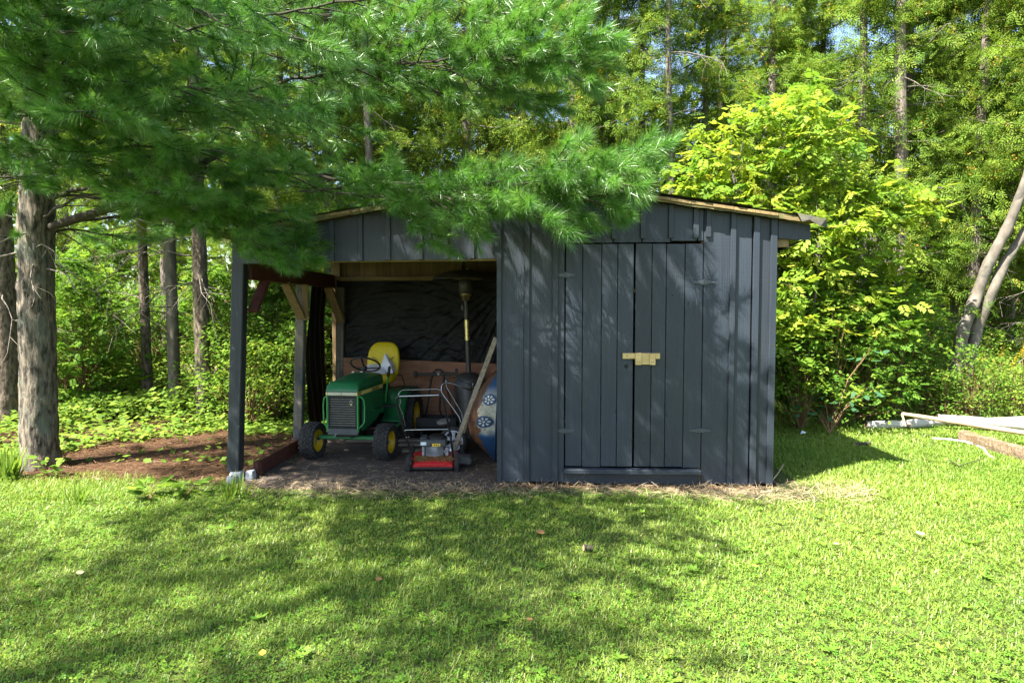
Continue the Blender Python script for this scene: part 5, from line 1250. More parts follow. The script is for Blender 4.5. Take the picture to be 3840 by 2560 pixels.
# ------------------------------------------------------------------ white cedars
def spray_t():
    V = []; T_ = []
    for i in range(5):
        y = .08+.19*i; L = .40*(1-.12*i)
        for s_ in ((-1, 1) if i < 4 else (0,)):
            a = s_*R(50-6*i); c, sn = math.cos(a), math.sin(a); b = len(V); dz = .14*((i+s_) % 2)
            for (x, yy, z) in ((0, 0, 0), (-.125, .55, -.05), (0, 1, -.16), (.125, .55, -.05)): V.append(((x*c+yy*sn)*L, y+(-x*sn+yy*c)*L, (z+dz*yy)*L-.16*y*y))
            T_ += [(b, b+3, b+2), (b, b+2, b+1)]
    return V, T_
SPR = spray_t()
def cedar_crown(seed, H, zb, Rm, nb, ns):
    r = np.random.default_rng(seed); P = []; D = []; Nn = []; rd = random.Random(seed); wood = MB()
    for i in range(nb):
        f = (i+rd.random())/nb; z = zb+(H-zb)*f**1.1; a = rd.uniform(0, 6.283)
        L = Rm*(1-f**1.6*.82)*rd.uniform(.55, 1.1)
        ca, sa = math.cos(a), math.sin(a); t = np.clip(np.repeat(r.uniform(.04, 1.0, 7), (ns+6)//7)[:ns]+r.normal(0, .05, ns), .1, 1.05)
        droop = rd.uniform(-.45, .1)
        px_ = L*t; pzz = z+droop*L*t+.30*L*t*t
        base = np.stack([ca*px_, sa*px_, pzz], 1)+np.repeat(r.normal(0, 1, (7, 3))*np.array([.16, .16, .10]), (ns+6)//7, 0)[:ns]*(.3+t[:, None])+r.normal(0, 1, (ns, 3))*np.array([.085, .085, .07])
        d = np.stack([np.full(ns, ca), np.full(ns, sa), np.full(ns, .05)], 1)*.8+r.normal(0, .65, (ns, 3)); d[:, 2] -= .30
        P.append(base); D.append(d); Nn.append(np.stack([-sa*r.normal(0, 1, ns)+ca*.5, ca*r.normal(0, 1, ns)+sa*.5, r.normal(.6, .5, ns)], 1))
        wood.tube([(0, 0, z), (ca*L*.4, sa*L*.4, z+droop*L*.4+.048*L), (ca*L*.8, sa*L*.8, z+droop*L*.8+.19*L)], [.016, .010, .004], 4, cap=False)
    P = np.concatenate(P); D = np.concatenate(D); Nn = np.concatenate(Nn); n = len(P)
    V, T_ = scatter(SPR[0], SPR[1], P, frames(D, Nn), r.uniform(.13, .25, n))
    var = np.repeat(np.clip(r.normal(.45, .13, n)+np.repeat(r.normal(0, .14, (n+6)//7), 7)[:n], 0, 1), len(SPR[0])); mi = np.zeros(len(T_), int)
    # clusters of yellowing cones on some outer sprays
    k = r.choice(n, int(n*.032), replace=False); cp = np.repeat(P[k]+unit(D[k])*.12, 9, 0)+r.normal(0, .035, (len(k)*9, 3)); m = len(cp)
    V2, T2 = scatter([(-.5, 0, 0), (.5, 0, 0), (0, 1, .3)], [(0, 1, 2)], cp, frames(r.normal(0, 1, (m, 3)), r.normal(0, 1, (m, 3))), np.full(m, .026))
    V = np.concatenate([V, V2]); T_ = np.concatenate([T_, T2+len(var)]); var = np.concatenate([var, np.repeat(r.random(m), 3)]); mi = np.concatenate([mi, np.ones(len(T2), int)])
    me = mesh_tri('crown', V, T_, var, mi, [M['cedar_leaf'], M['cone_yellow']])
    return me, wood
protos = []
def cedar_proto(seed, H, zb, Rm, nb, ns, bark):
    o = thing('cedar_tree', '', 'cedar tree'); me, wood = cedar_crown(seed, H, zb, Rm, nb, ns)
    rd = random.Random(seed); lean = rd.uniform(-.2, .2)
    bark_tube([(0, 0, -.3), (0, 0, .1), (lean*.3, 0, H*.35), (lean, .05, H*.7), (lean*1.1, .05, H*.98)], [.12, .10, .078, .045, .01], 14, .10, 12, o, 'trunk', bark)
    c = link('crown', me, None, o); c['kind'] = 'stuff'; w_ = wood.build('branches', M['cedar_bark'], o, recalc=False); w_['kind'] = 'stuff'
    dead_twigs((0, 0, 0), .5, zb+2.2, 22, 1.1, o, seed)
    return o
protos = [cedar_proto(21, 10.5, 1.5, 1.9, 105, 98, 'cedar_bark'), cedar_proto(22, 9.5, 1.2, 2.0, 100, 98, 'cedar_bark'), cedar_proto(23, 11.5, 2.4, 1.8, 105, 98, 'cedar_bark')]
used = [False]*3
def place(proto_i, px, Y, s_, rot, label, group, sz=1.0):
    global used
    p = protos[proto_i]; x = at(px, 1150, Y).x
    o = p if not used[proto_i] else copy_tree(p); used[proto_i] = True
    o.location = (x, Y, gz(x, Y)); o.rotation_euler = (0, 0, rot); o.scale = (s_, s_, s_*sz); o['label'] = label; o['category'] = 'cedar tree'; o['group'] = group
    return o
rd = random.Random(31)
near = 'white cedar with flat hanging sprays in the row behind the shed'
right = 'tall white cedar with yellow seed cones beyond the log heap'
for px, Y, s_ in ((2620, 12.9, .9), (1370, 13.4, 1.1), (1850, 13.6, 1.1), (2280, 13.3, 1.1), (1240, 11.2, 1.0), (1500, 12.0, 1.05), (1740, 10.8, .95), (1960, 11.8, 1.05), (2160, 10.9, 1.0), (2400, 11.9, .92), (2870, 12.3, .95), (1050, 12.6, 1.0)):
    place(rd.randrange(3), px, Y, s_, rd.uniform(0, 6), near, 'cedars behind the shed')
for px, Y, s_ in ((3520, 13.2, 1.1), (3780, 13.6, 1.1), (3230, 11.6, 1.0), (3385, 12.5, 1.1), (3640, 11.9, 1.05), (3900, 11.2, 1.0), (4150, 12.4, 1.0), (3060, 13.4, 1.0)):
    place(rd.randrange(3), px, Y, s_, rd.uniform(0, 6), right, 'cedars beyond the log heap')
for k in range(15):
    Y = 15+3.5*rd.random(); px = -900+k*400+rd.uniform(-120, 120)
    place(rd.randrange(3), px, Y, rd.uniform(.85, 1.15), rd.uniform(0, 6), 'dim white cedar deeper in the wood, glimpsed between nearer trees', 'cedars deeper in the wood', rd.uniform(.75, 1.05))
# spruce-like bare trunks on the left with dead lower twigs
for i, (px, Y, r_, bark, lab) in enumerate(((545, 10.2, .070, 'spruce_bark', 'slim straight grey trunk with dead twigs, slimmest of three behind the ground cover'), (648, 9.6, .078, 'smooth_bark', 'straight trunk with smooth banded bark between two rougher trunks'),
                                  (757, 9.2, .098, 'spruce_bark', 'thick rough dark trunk nearest the open bay of the shed'), (15, 8.4, .15, 'spruce_bark', 'stout dark trunk half hidden behind the pine'))):
    x = at(px, 1150, Y).x; o = thing('forest_tree', lab, 'tree', (x, Y, gz(x, Y)), 0, 'bare trunks in the left wood')
    bark_tube([(x, Y, -.1), (x, Y, gz(x, Y)+.1), (x-.02, Y, 2.5), (x-.05, Y, 6), (x, Y, 9.5)], [r_*1.25, r_*1.08, r_*.95, r_*.7, .02], 20, .09, 22, o, 'trunk', bark)
    dead_twigs((x, Y, 0), 1.2, 3.6, 16, 1.1, o, 50+i)
    me = protos[i % 3].children[1].data if protos[i % 3].children[1].name.startswith('crown') else [c for c in protos[i % 3].children if c.name.startswith('crown')][0].data
    c = link('crown', me, None, o); c['kind'] = 'stuff'; c.location = (0, 0, 1.6); c.scale = (.85, .85, .85); c.rotation_euler = (0, 0, i*1.3)
# leaning double trunk on the right
o = thing('leaning_tree', 'leaning tree with two smooth grey stems forking from the ground by the logs', 'tree', gp(3595, 1530))
a = at(3590, 1400, 9.9)
def lean(pts, rad, name): 
    P = [at(px, py, Y) for px, py, Y in pts]; bark_tube(P, rad, 18, .14, 9, o, name, 'smooth_bark')
lean([(3570, 1520, 9.9), (3585, 1380, 9.9), (3612, 1230, 9.85), (3660, 1110, 9.95), (3705, 990, 9.9), (3775, 860, 9.85), (3870, 640, 9.9), (4050, 250, 9.9), (4150, -100, 9.9)], [.11, .094, .082, .08, .074, .064, .054, .042, .02], 'stem')
lean([(3600, 1520, 9.95), (3640, 1330, 9.95), (3668, 1220, 10.0), (3722, 1090, 9.9), (3765, 990, 9.95), (3850, 860, 10.0), (4000, 600, 9.95), (4300, 200, 9.95)], [.095, .08, .074, .072, .068, .060, .05, .025], 'stem')
lean([(3785, 840, 9.9), (3815, 760, 9.88), (3850, 660, 9.85), (3880, 480, 9.8)], [.07, .055, .045, .03], 'fork')
# pale birch trunks among the cedars
for i, (px, Y, r_, lab) in enumerate(((1385, 10.4, .062, 'pale grey birch trunk rising behind the shed roof'), (2505, 11.2, .055, 'slender pale birch trunk left of the yellow-green sapling'), (3360, 11.3, .10, 'thick dark trunk standing above the yellow-green sapling'), (2700, 14.5, .06, 'thin birch trunk against the sky gap'))):
    x = at(px, 1150, Y).x; o = thing('birch_tree' if i != 2 else 'forest_tree', lab, 'tree', (x, Y, gz(x, Y)))
    bark_tube([(x, Y, -.1), (x, Y, gz(x, Y)+.1), (x+.05, Y, 3), (x-.06, Y, 6), (x+.1, Y, 9), (x+.1, Y, 11.5)], [r_*1.2, r_*1.05, r_*.95, r_*.8, r_*.5, .015], 16, .08, 16, o, 'trunk', 'smooth_bark' if i != 2 else 'cedar_bark')
    dead_twigs((x, Y, 0), 3.0, 7, 16, 1.1, o, 70+i)

# ------------------------------------------------------------------ broadleaved plants
def leaves(P, D, Nn, size, tmpl, var):
    V, T_ = scatter(tmpl[0], tmpl[1], P, frames(D, Nn), size); return V, T_, np.repeat(var, len(tmpl[0]))
CMP = compound(7)
def clump_plant(r, centres, rad, per, size, tmpl, flat=.6, v0=.45, vs=.2):
    """leaves held in tiers round each twig end; tiers lie flat and overlap"""
    P = []; D = []; Nn = []; va = []
    for c, rr in zip(centres, rad):
        a = r.uniform(0, 2*np.pi, per); q = np.sqrt(r.random(per))*rr; off = np.stack([np.cos(a)*q, np.sin(a)*q, r.normal(0, .28, per)*rr], 1)
        P.append(c+off); D.append(np.stack([np.cos(a), np.sin(a), r.normal(-.15, .35, per)], 1)+r.normal(0, .35, (per, 3))); Nn.append(np.stack([r.normal(0, .35, per), r.normal(-.1, .35, per), np.ones(per)*flat+r.random(per)], 1)); va.append(np.clip(r.normal(v0+r.normal(0, .12), vs, per), 0, 1))
    P = np.concatenate(P); n = len(P); D = np.concatenate(D); Nn = np.concatenate(Nn); va = np.concatenate(va)
    return leaves(P, D, Nn, r.uniform(size[0], size[1], n), tmpl, va)
# yellow-green ash sapling behind the right corner of the shed
def poly_in(poly, x, y):
    c = False; n = len(poly); j = n-1
    for i in range(n):
        xi, yi = poly[i]; xj, yj = poly[j]
        if (yi > y) != (yj > y) and x < (xj-xi)*(y-yi)/(yj-yi)+xi: c = not c
        j = i
    return c
def sapling():
    base = at(3010, 1150, 9.3); b0 = Vector((base.x, 9.3, gz(base.x, 9.3)))
    o = thing('ash_sapling', 'bushy young ash with bright yellow-green compound leaves behind the shed corner', 'sapling', b0)
    out = [(3060, 290), (3150, 480), (3190, 640), (3420, 700), (3480, 850), (3420, 1010), (3330, 1060), (3430, 1130), (3330, 1260), (3200, 1350), (3140, 1480), (2880, 1500), (2830, 1150), (2820, 830), (2480, 770), (2600, 610), (2700, 470), (2850, 390), (2980, 340)]
    r = np.random.default_rng(77); rd = random.Random(77); C = []
    while len(C) < 300:
        x, y = rd.uniform(2440, 3500), rd.uniform(280, 1500)
        if poly_in(out, x+60*noise.noise((x*.01, y*.01, 3)), y+50*noise.noise((x*.012, y*.012, 8))) and noise.noise((x*.009, y*.011, 1.5)) > -.28: C.append(np.array(at(x, y, 9.3+rd.uniform(-.75, .75)*(1-abs(x-2990)/700))))
    V, T_, va = clump_plant(r, C, [rd.uniform(.16, .36) for _ in C], 13, (.12, .26), CMP, .55, .45, .22)
    me = mesh_tri('crown', V-np.array(b0), T_, va, mats=[M['ash_leaf']]); c = link('crown', me, None, o); c['kind'] = 'stuff'
    st = MB(); tops = [at(3000, 420, 9.3), at(2740, 640, 9.2), at(3180, 620, 9.4), at(3330, 840, 9.2), at(2880, 560, 9.6), at(3080, 900, 8.8)]
    for i, tp in enumerate(tops):
        p = b0+Vector((rd.uniform(-.12, .12), rd.uniform(-.12, .12), 0)); m_ = p.lerp(tp, .5)+Vector(((p.x-tp.x)*.15, 0, .1)); st.tube([p, p.lerp(m_, .5)+Vector((0, 0, .15)), m_, m_.lerp(tp, .5), tp], [.028, .024, .018, .012, .005], 7)
    for c_ in C[::2]:
        q = Vector(c_); tp = min(tops, key=lambda u: (u-q).length); s_ = b0.lerp(tp, min(.95, max(.3, (q.z-b0.z)/max(tp.z-b0.z, .1)-.12))); st.tube([s_, s_.lerp(q, .5)+Vector((0, 0, .04)), q], [.007, .005, .003], 4, cap=False)
    st.build('stems', M['smooth_bark'], o)
sapling()
# shrubs: three kinds, shared meshes
def shrub_proto(seed, name, H, W, nc, per, size, tmpl, mat, cat):
    o = thing(name, '', cat); r = np.random.default_rng(seed); rd = random.Random(seed); C = []; wd = MB()
    for i in range(nc):
        z = H*(.10+.90*rd.random()**.9); w_ = W*math.sin(math.pi*min(.93, .22+.70*z/H)); a = rd.uniform(0, 6.283); q = w_*math.sqrt(rd.random()); c = Vector((q*math.cos(a), q*math.sin(a), z)); C.append(np.array(c))
        if i % 2 == 0: wd.tube([(c.x*.08, c.y*.08, 0), (c.x*.45, c.y*.45, z*.6), c], [.009, .006, .003], 4, cap=False)
    V, T_, va = clump_plant(r, C, [rd.uniform(.12, .24) for _ in C], per, size, tmpl, .7)
    me = mesh_tri('foliage', V, T_, va, mats=[M[mat]]); c = link('foliage', me, None, o); c['kind'] = 'stuff'; wd.build('stems', M['twig_bark'], o, recalc=False)
    return o
SP = [shrub_proto(1, 'leafy_shrub', 1.9, .85, 110, 16, (.055, .10), LEAF6, 'shrub_leaf', 'shrub'), shrub_proto(2, 'leafy_shrub', 1.3, .75, 80, 18, (.05, .085), LEAF6, 'cover_leaf', 'shrub'), shrub_proto(3, 'leafy_shrub', 2.6, .95, 130, 9, (.13, .22), CMP, 'shrub_leaf', 'shrub')]
su = [False]*3
def put_shrub(i, x, y, s_, label, group):
    o = SP[i] if not su[i] else copy_tree(SP[i]); su[i] = True
    o.location = (x, y, gz(x, y)); o.rotation_euler = (0, 0, rd.uniform(0, 6.28)); o.scale = (s_, s_, s_*rd.uniform(.85, 1.1)); o['label'] = label; o['group'] = group; o['category'] = 'shrub'
for k in range(30):
    y = 9.4+4.6*(k/30)+rd.uniform(-.3, .3); x = at(rd.uniform(-250, 1330), 1150, y).x
    if y < 10.0 and -3.0 < x: y += .8
    put_shrub(k % 3, x, y, rd.uniform(.75, 1.05), ('dense small-leaved shrub', 'low pale-leaved shrub', 'tall shrub with long compound leaves')[k % 3]+' in the undergrowth left of the open bay', 'undergrowth shrubs left of the shed')
for px, y in ((930, 8.7), (1030, 9.0), (1120, 9.35), (860, 9.3)):
    put_shrub(rd.choice((0, 1)), at(px, 1150, y).x, y, rd.uniform(.7, .9), 'dense shrub seen between the posts of the open bay', 'shrubs between the bay posts')
for k in range(12):
    y = 10.3+2.5*rd.random(); x = at(1300+k*110, 1150, y).x; put_shrub(k % 3, x, y, rd.uniform(.9, 1.2), ('dense small-leaved shrub', 'pale low shrub', 'tall compound-leaved shrub')[k % 3]+' filling in behind the shed roof', 'shrubs behind the shed')
for px, y, i, s_ in ((3010, 8.75, 0, .75), (3130, 8.9, 0, .9), (3250, 9.2, 2, .7), (3360, 9.5, 0, .95), (3200, 10.2, 2, .9), (3420, 10.4, 2, .75), (2960, 9.6, 2, .9)):
    put_shrub(i, at(px, 1150, y).x, y, s_, 'dark green shrub crowding the foot of the yellow-green sapling', 'shrubs under the sapling')
for px, y, i, s_ in ((3555, 9.35, 1, .55), (3650, 9.3, 0, .5), (3740, 9.7, 1, .6), (3830, 9.5, 1, .6), (3480, 9.6, 1, .6)):
    put_shrub(i, at(px, 1150, y).x, y, s_, 'low shrub hiding the foot of the leaning stems', 'low plants by the leaning stems')
for k in range(12):
    y = 10.8+3*rd.random(); x = at(3420+k*55, 1150, y).x; put_shrub(k % 2, x, y, rd.uniform(.5, .8), 'low shrub under the cedars beyond the logs', 'shrubs beyond the logs')
for k in range(26):
    y = 14+7*rd.random(); x = at(-200+k*170, 1150, y).x; put_shrub(k % 3, x, y, rd.uniform(.9, 1.4), ('dim small-leaved shrub', 'dim low pale shrub', 'dim tall compound-leaved shrub')[k % 3]+' deep in the wood between the trunks', 'shrubs deep in the wood')
# poplar sprout with big blue-green leaves
g_ = at(3080, 1600, 8.35); o = thing('poplar_sprout', 'low poplar sprout with large blue-green leaves at the lawn edge', 'sprout', (g_.x, 8.35, 0))
r = np.random.default_rng(4); C = [np.array(at(x, y, 8.3)) for x, y in ((3020, 1520), (3080, 1545), (3140, 1530), (3190, 1515), (3240, 1470), (3090, 1500), (3250, 1330))]; C = [c*np.array([1, 1, 1]) for c in C]
V, T_, va = clump_plant(r, C, [.16]*7, 6, (.09, .13), LEAF6, .3); me = mesh_tri('foliage', V-np.array((g_.x, 8.35, 0)), T_, va, mats=[M['dark_leaf']]); link('foliage', me, None, o)
mb = MB(); 
for c in C: mb.tube([(g_.x+.1, 8.35, 0), (g_.x+.1+(c[0]-g_.x-.1)*.5, 8.33, c[2]*.7), Vector(c)], [.008, .006, .003], 5)
mb.build('stems', M['twig_bark'], o)
# goldenrod
for i, (px, py, Y) in enumerate(((3668, 1335, 9.9), (3712, 1365, 9.8), (3750, 1300, 10.2), (3795, 1350, 9.8), (3832, 1290, 10.1), (3640, 1425, 9.4))):
    tp = at(px, py, Y); o = thing('goldenrod', 'goldenrod stem with arching yellow flower plume beyond the logs', 'wildflower', (tp.x, Y, gz(tp.x, Y)), 0, 'goldenrod beyond the logs'); r = np.random.default_rng(200+i)
    h = max(.4, tp.z-gz(tp.x, Y)); m = 42; t = r.random(m); P = np.stack([r.normal(0, .015, m)+.03*t, r.normal(0, .015, m), h*(.12+.72*t)], 1); a = r.uniform(0, 6.28, m); V, T_, va = leaves(P, np.stack([np.cos(a), np.sin(a), r.normal(.1, .3, m)], 1), np.tile([0, 0, 1.0], (m, 1)), r.uniform(.07, .12, m), ([(0,0,0),(-.10,.4,-.02),(0,1,-.15),(.10,.4,-.02)], KITE[1]), r.random(m))
    link('foliage', mesh_tri('foliage', V, T_, va, mats=[M['cover_leaf']]), None, o)
    m = 200; t = r.random(m); u_ = r.random(m); a = r.choice([.3, 1.4, 2.6, 3.9, 5.2], m)+r.normal(0, .12, m); P = np.stack([np.cos(a)*.075*t*(1-u_)+.06*u_, np.sin(a)*.06*t*(1-u_), h*.82+.20*u_+.03*t-.05*t*t], 1); V, T_ = scatter([(-.5,0,0),(.5,0,0),(0,1,.2)], [(0,1,2)], P, frames(r.normal(0, 1, (m, 3)), r.normal(0, 1, (m, 3))), np.full(m, .014)); link('flower_plume', mesh_tri('plume', V, T_, np.repeat(r.random(m), 3), mats=[M['goldenrod']]), None, o)
    mb = MB(); mb.tube([(0, 0, 0), (.015, 0, h*.6), (.03, 0, h)], [.005, .004, .003], 5); mb.build('stem', M['twig_bark'], o, False)
# weeds at the pine's foot and by the corner post
def weed(px, py, n, h, size, label, seed, mat='cover_leaf', tm=LEAF6):
    g_ = gp(px, py); r = np.random.default_rng(seed); o = thing('weed', label, 'weed', g_); a = r.uniform(0, 6.28, n); t = r.random(n)
    P = np.stack([np.cos(a)*.10*t, np.sin(a)*.10*t, .03+h*t], 1); V, T_, va = leaves(P, np.stack([np.cos(a), np.sin(a), r.normal(.15, .3, n)], 1), np.tile([0, 0, 1.0], (n, 1))+r.normal(0, .3, (n, 3)), r.uniform(size*.7, size*1.2, n), tm, r.random(n)*.8)
    link('foliage', mesh_tri('foliage', V, T_, va, mats=[M[mat]]), None, o); mb = MB()
    for k in range(5): mb.tube([(0, 0, 0), (P[k][0]*.6, P[k][1]*.6, P[k][2]*.6), tuple(P[k])], [.004, .003, .002], 4)
    mb.build('stems', M['twig_bark'], o, False)
weed(235, 1740, 30, .22, .10, 'leafy weed growing against the foot of the pine trunk', 1); weed(560, 1870, 22, .10, .12, 'broad-leaved weed at the edge of the needle litter', 2); weed(700, 1860, 18, .10, .13, 'pale broad-leaved weed between the pine and the corner post', 3, 'cover_leaf'); weed(185, 1790, 26, .16, .09, 'small weed in front of the pine trunk roots', 4)
BL = ([(-.035,0,0),(.035,0,0),(.03,.5,.02),(-.03,.5,.02),(0,1,-.12)], [(0,1,2),(0,2,3),(3,2,4)])
for px, py, n, h, lab, sd_ in ((30, 1800, 70, .34, 'tall clump of grass at the foot of the stout dark trunk', 8), (870, 1868, 55, .22, 'tuft of long grass before the concrete blocks', 9), (300, 1885, 30, .18, 'small tuft of long grass before the pine', 10)):
    g_ = gp(px, py); r = np.random.default_rng(sd_); a = r.uniform(0, 6.28, n); P = np.stack([r.normal(0, .04, n)+g_.x, r.normal(0, .04, n)+g_.y, np.zeros(n)], 1); V, T_, va = leaves(P, np.stack([np.cos(a)*.5, np.sin(a)*.5, np.ones(n)*r.uniform(.5, 1.2, n)], 1), np.stack([np.cos(a), np.sin(a), np.ones(n)*.6], 1), r.uniform(h*.6, h*1.1, n), BL, r.uniform(.1, .6, n))
    me = mesh_tri('grass_tuft', V, T_, va, mats=[M['grass']]); tag(link('grass_tuft', me, None), lab, 'grass tuft')
# fallen trunk in the left wood
log('fallen_tree', [(-6.8, 12.2, .42), (-4.6, 11.6, .32)], [.10, .085], 'spruce_bark', 'fallen dark trunk lying among shrubs behind the bare trunks', 'fallen tree')
# a second pine outside the picture to the left: its crown shades the near lawn
P2 = Vector((-7.9, -2.1, 0)); nb0 = len(SH)
pine2 = thing('pine_tree', 'tall white pine with a long bare trunk standing beside the near lawn', 'pine tree', P2)
bark_tube([(P2.x, P2.y, -.05), (P2.x, P2.y, .1), (P2.x, P2.y, 4), (P2.x+.05, P2.y, 8), (P2.x, P2.y, 13)], [.22, .18, .15, .09, .012], 24, .075, 26, pine2, 'trunk', 'pine_bark')
rd = random.Random(17)
for z, L, k in ((8.4, 2.3, 6), (9.2, 2.6, 8), (10.0, 2.6, 8), (10.8, 2.3, 8), (11.6, 1.8, 6), (12.4, 1.0, 4)):
    a0 = rd.uniform(0, 6.28)
    for i in range(k):
        a = a0+i*6.283/k+rd.uniform(-.25, .25); l = L*rd.uniform(.75, 1.05); dx, dy = math.cos(a), math.sin(a)
        lb = Limb(rd); lb.grow([(P2.x, P2.y, z), (P2.x+dx*l*.4, P2.y+dy*l*.4, z+.10*l), (P2.x+dx*l*.75, P2.y+dy*l*.75, z+.12*l), (P2.x+dx*l, P2.y+dy*l, z+.20*l)], .04, .62*min(1, L/3), .85, fine=.3); lb.done(pine2)
needles(SH[nb0:], 26, .115, .012, 'crown', pine2, P2)
print('shoots total', len(SH))

# ------------------------------------------------------------------ masses nobody could count
def fbm(x, y, s_, seed=0):
    v = np.zeros_like(x); a = 1.0; f = s_; rs = np.random.default_rng(seed)
    for k in range(4):
        for q in range(3):
            th = rs.uniform(0, 6.28); ph = rs.uniform(0, 6.28); v += a*np.sin((x*np.cos(th)+y*np.sin(th))*f*rs.uniform(.7, 1.3)+ph)/3
        a *= .55; f *= 2.1
    return v
def cover():
    r = np.random.default_rng(90); n = 150000; x = r.uniform(-11, -2.4, n); y = r.uniform(6.4, 13.5, n)
    edge = np.interp(x, [-11, -6, -4.84, -4.44, -4.17, -4.0, -2.4], [6.4, 6.6, 6.95, 7.1, 7.5, 8.0, 8.6])+.45*fbm(x, y, 2.2, 3)
    k = ((y > edge)|((y > 6.15)&(r.random(n) < .025+.07*np.maximum(fbm(x, y, 2.5, 14), 0))))&(x < -2.4-.0*(y))&(r.random(n) < np.clip(.35+.4*fbm(x, y, 1.4, 5), .08, 1)); k &= ~((x > -2.75)&(y < 8.6))
    x, y = x[k], y[k]; n = len(x); h = (.06+.30*np.clip(y-np.interp(x, [-11, -6, -4.84, -4.44, -4.17, -4.0, -2.4], [6.5, 6.8, 7.1, 7.4, 8.0, 8.4, 8.8]), 0, 1.4))*(.55+.45*fbm(x, y, 3, 8))
    P = np.stack([x, y, gzv(x, y)+.03+np.maximum(h, .02)*r.random(n)], 1); a = r.uniform(0, 6.28, n); V, T_, va = leaves(P, np.stack([np.cos(a), np.sin(a), r.normal(.0, .3, n)], 1), np.stack([r.normal(0, .35, n), r.normal(-.25, .3, n), np.ones(n)], 1), r.uniform(.05, .11, n), ([(x_*1.35, y_, z_) for x_, y_, z_ in KITE[0]], KITE[1]), np.clip(r.normal(.5, .2, n), 0, 1))
    o = link('ground_cover', mesh_tri('ground_cover', V, T_, va, mats=[M['cover_leaf']]), None); tag(o, 'low leafy ground cover spreading under the trees left of the shed', 'ground cover', kind='stuff'); print('cover', n)
cover()
def far_wood():
    r = np.random.default_rng(91); n = 30000; x = r.uniform(-26, 30, n); y = r.uniform(21, 30, n); z = gzv(x, y)+(8.0+3.4*fbm(x, y, .5, 2))*r.random(n)
    P = np.stack([x, y, z], 1); V, T_, va = leaves(P, r.normal(0, 1, (n, 3))+np.array([0, -.3, -.4]), r.normal(0, .6, (n, 3))+np.array([0, -.5, .6]), r.uniform(.3, .6, n), KITE, np.clip(r.normal(.45, .2, n), 0, 1))
    o = link('far_wood', mesh_tri('far_wood', V, T_, va, mats=[M['cedar_leaf']]), None); tag(o, 'far edge of the wood seen as one green mass between the trunks', 'wood', kind='stuff')
far_wood()
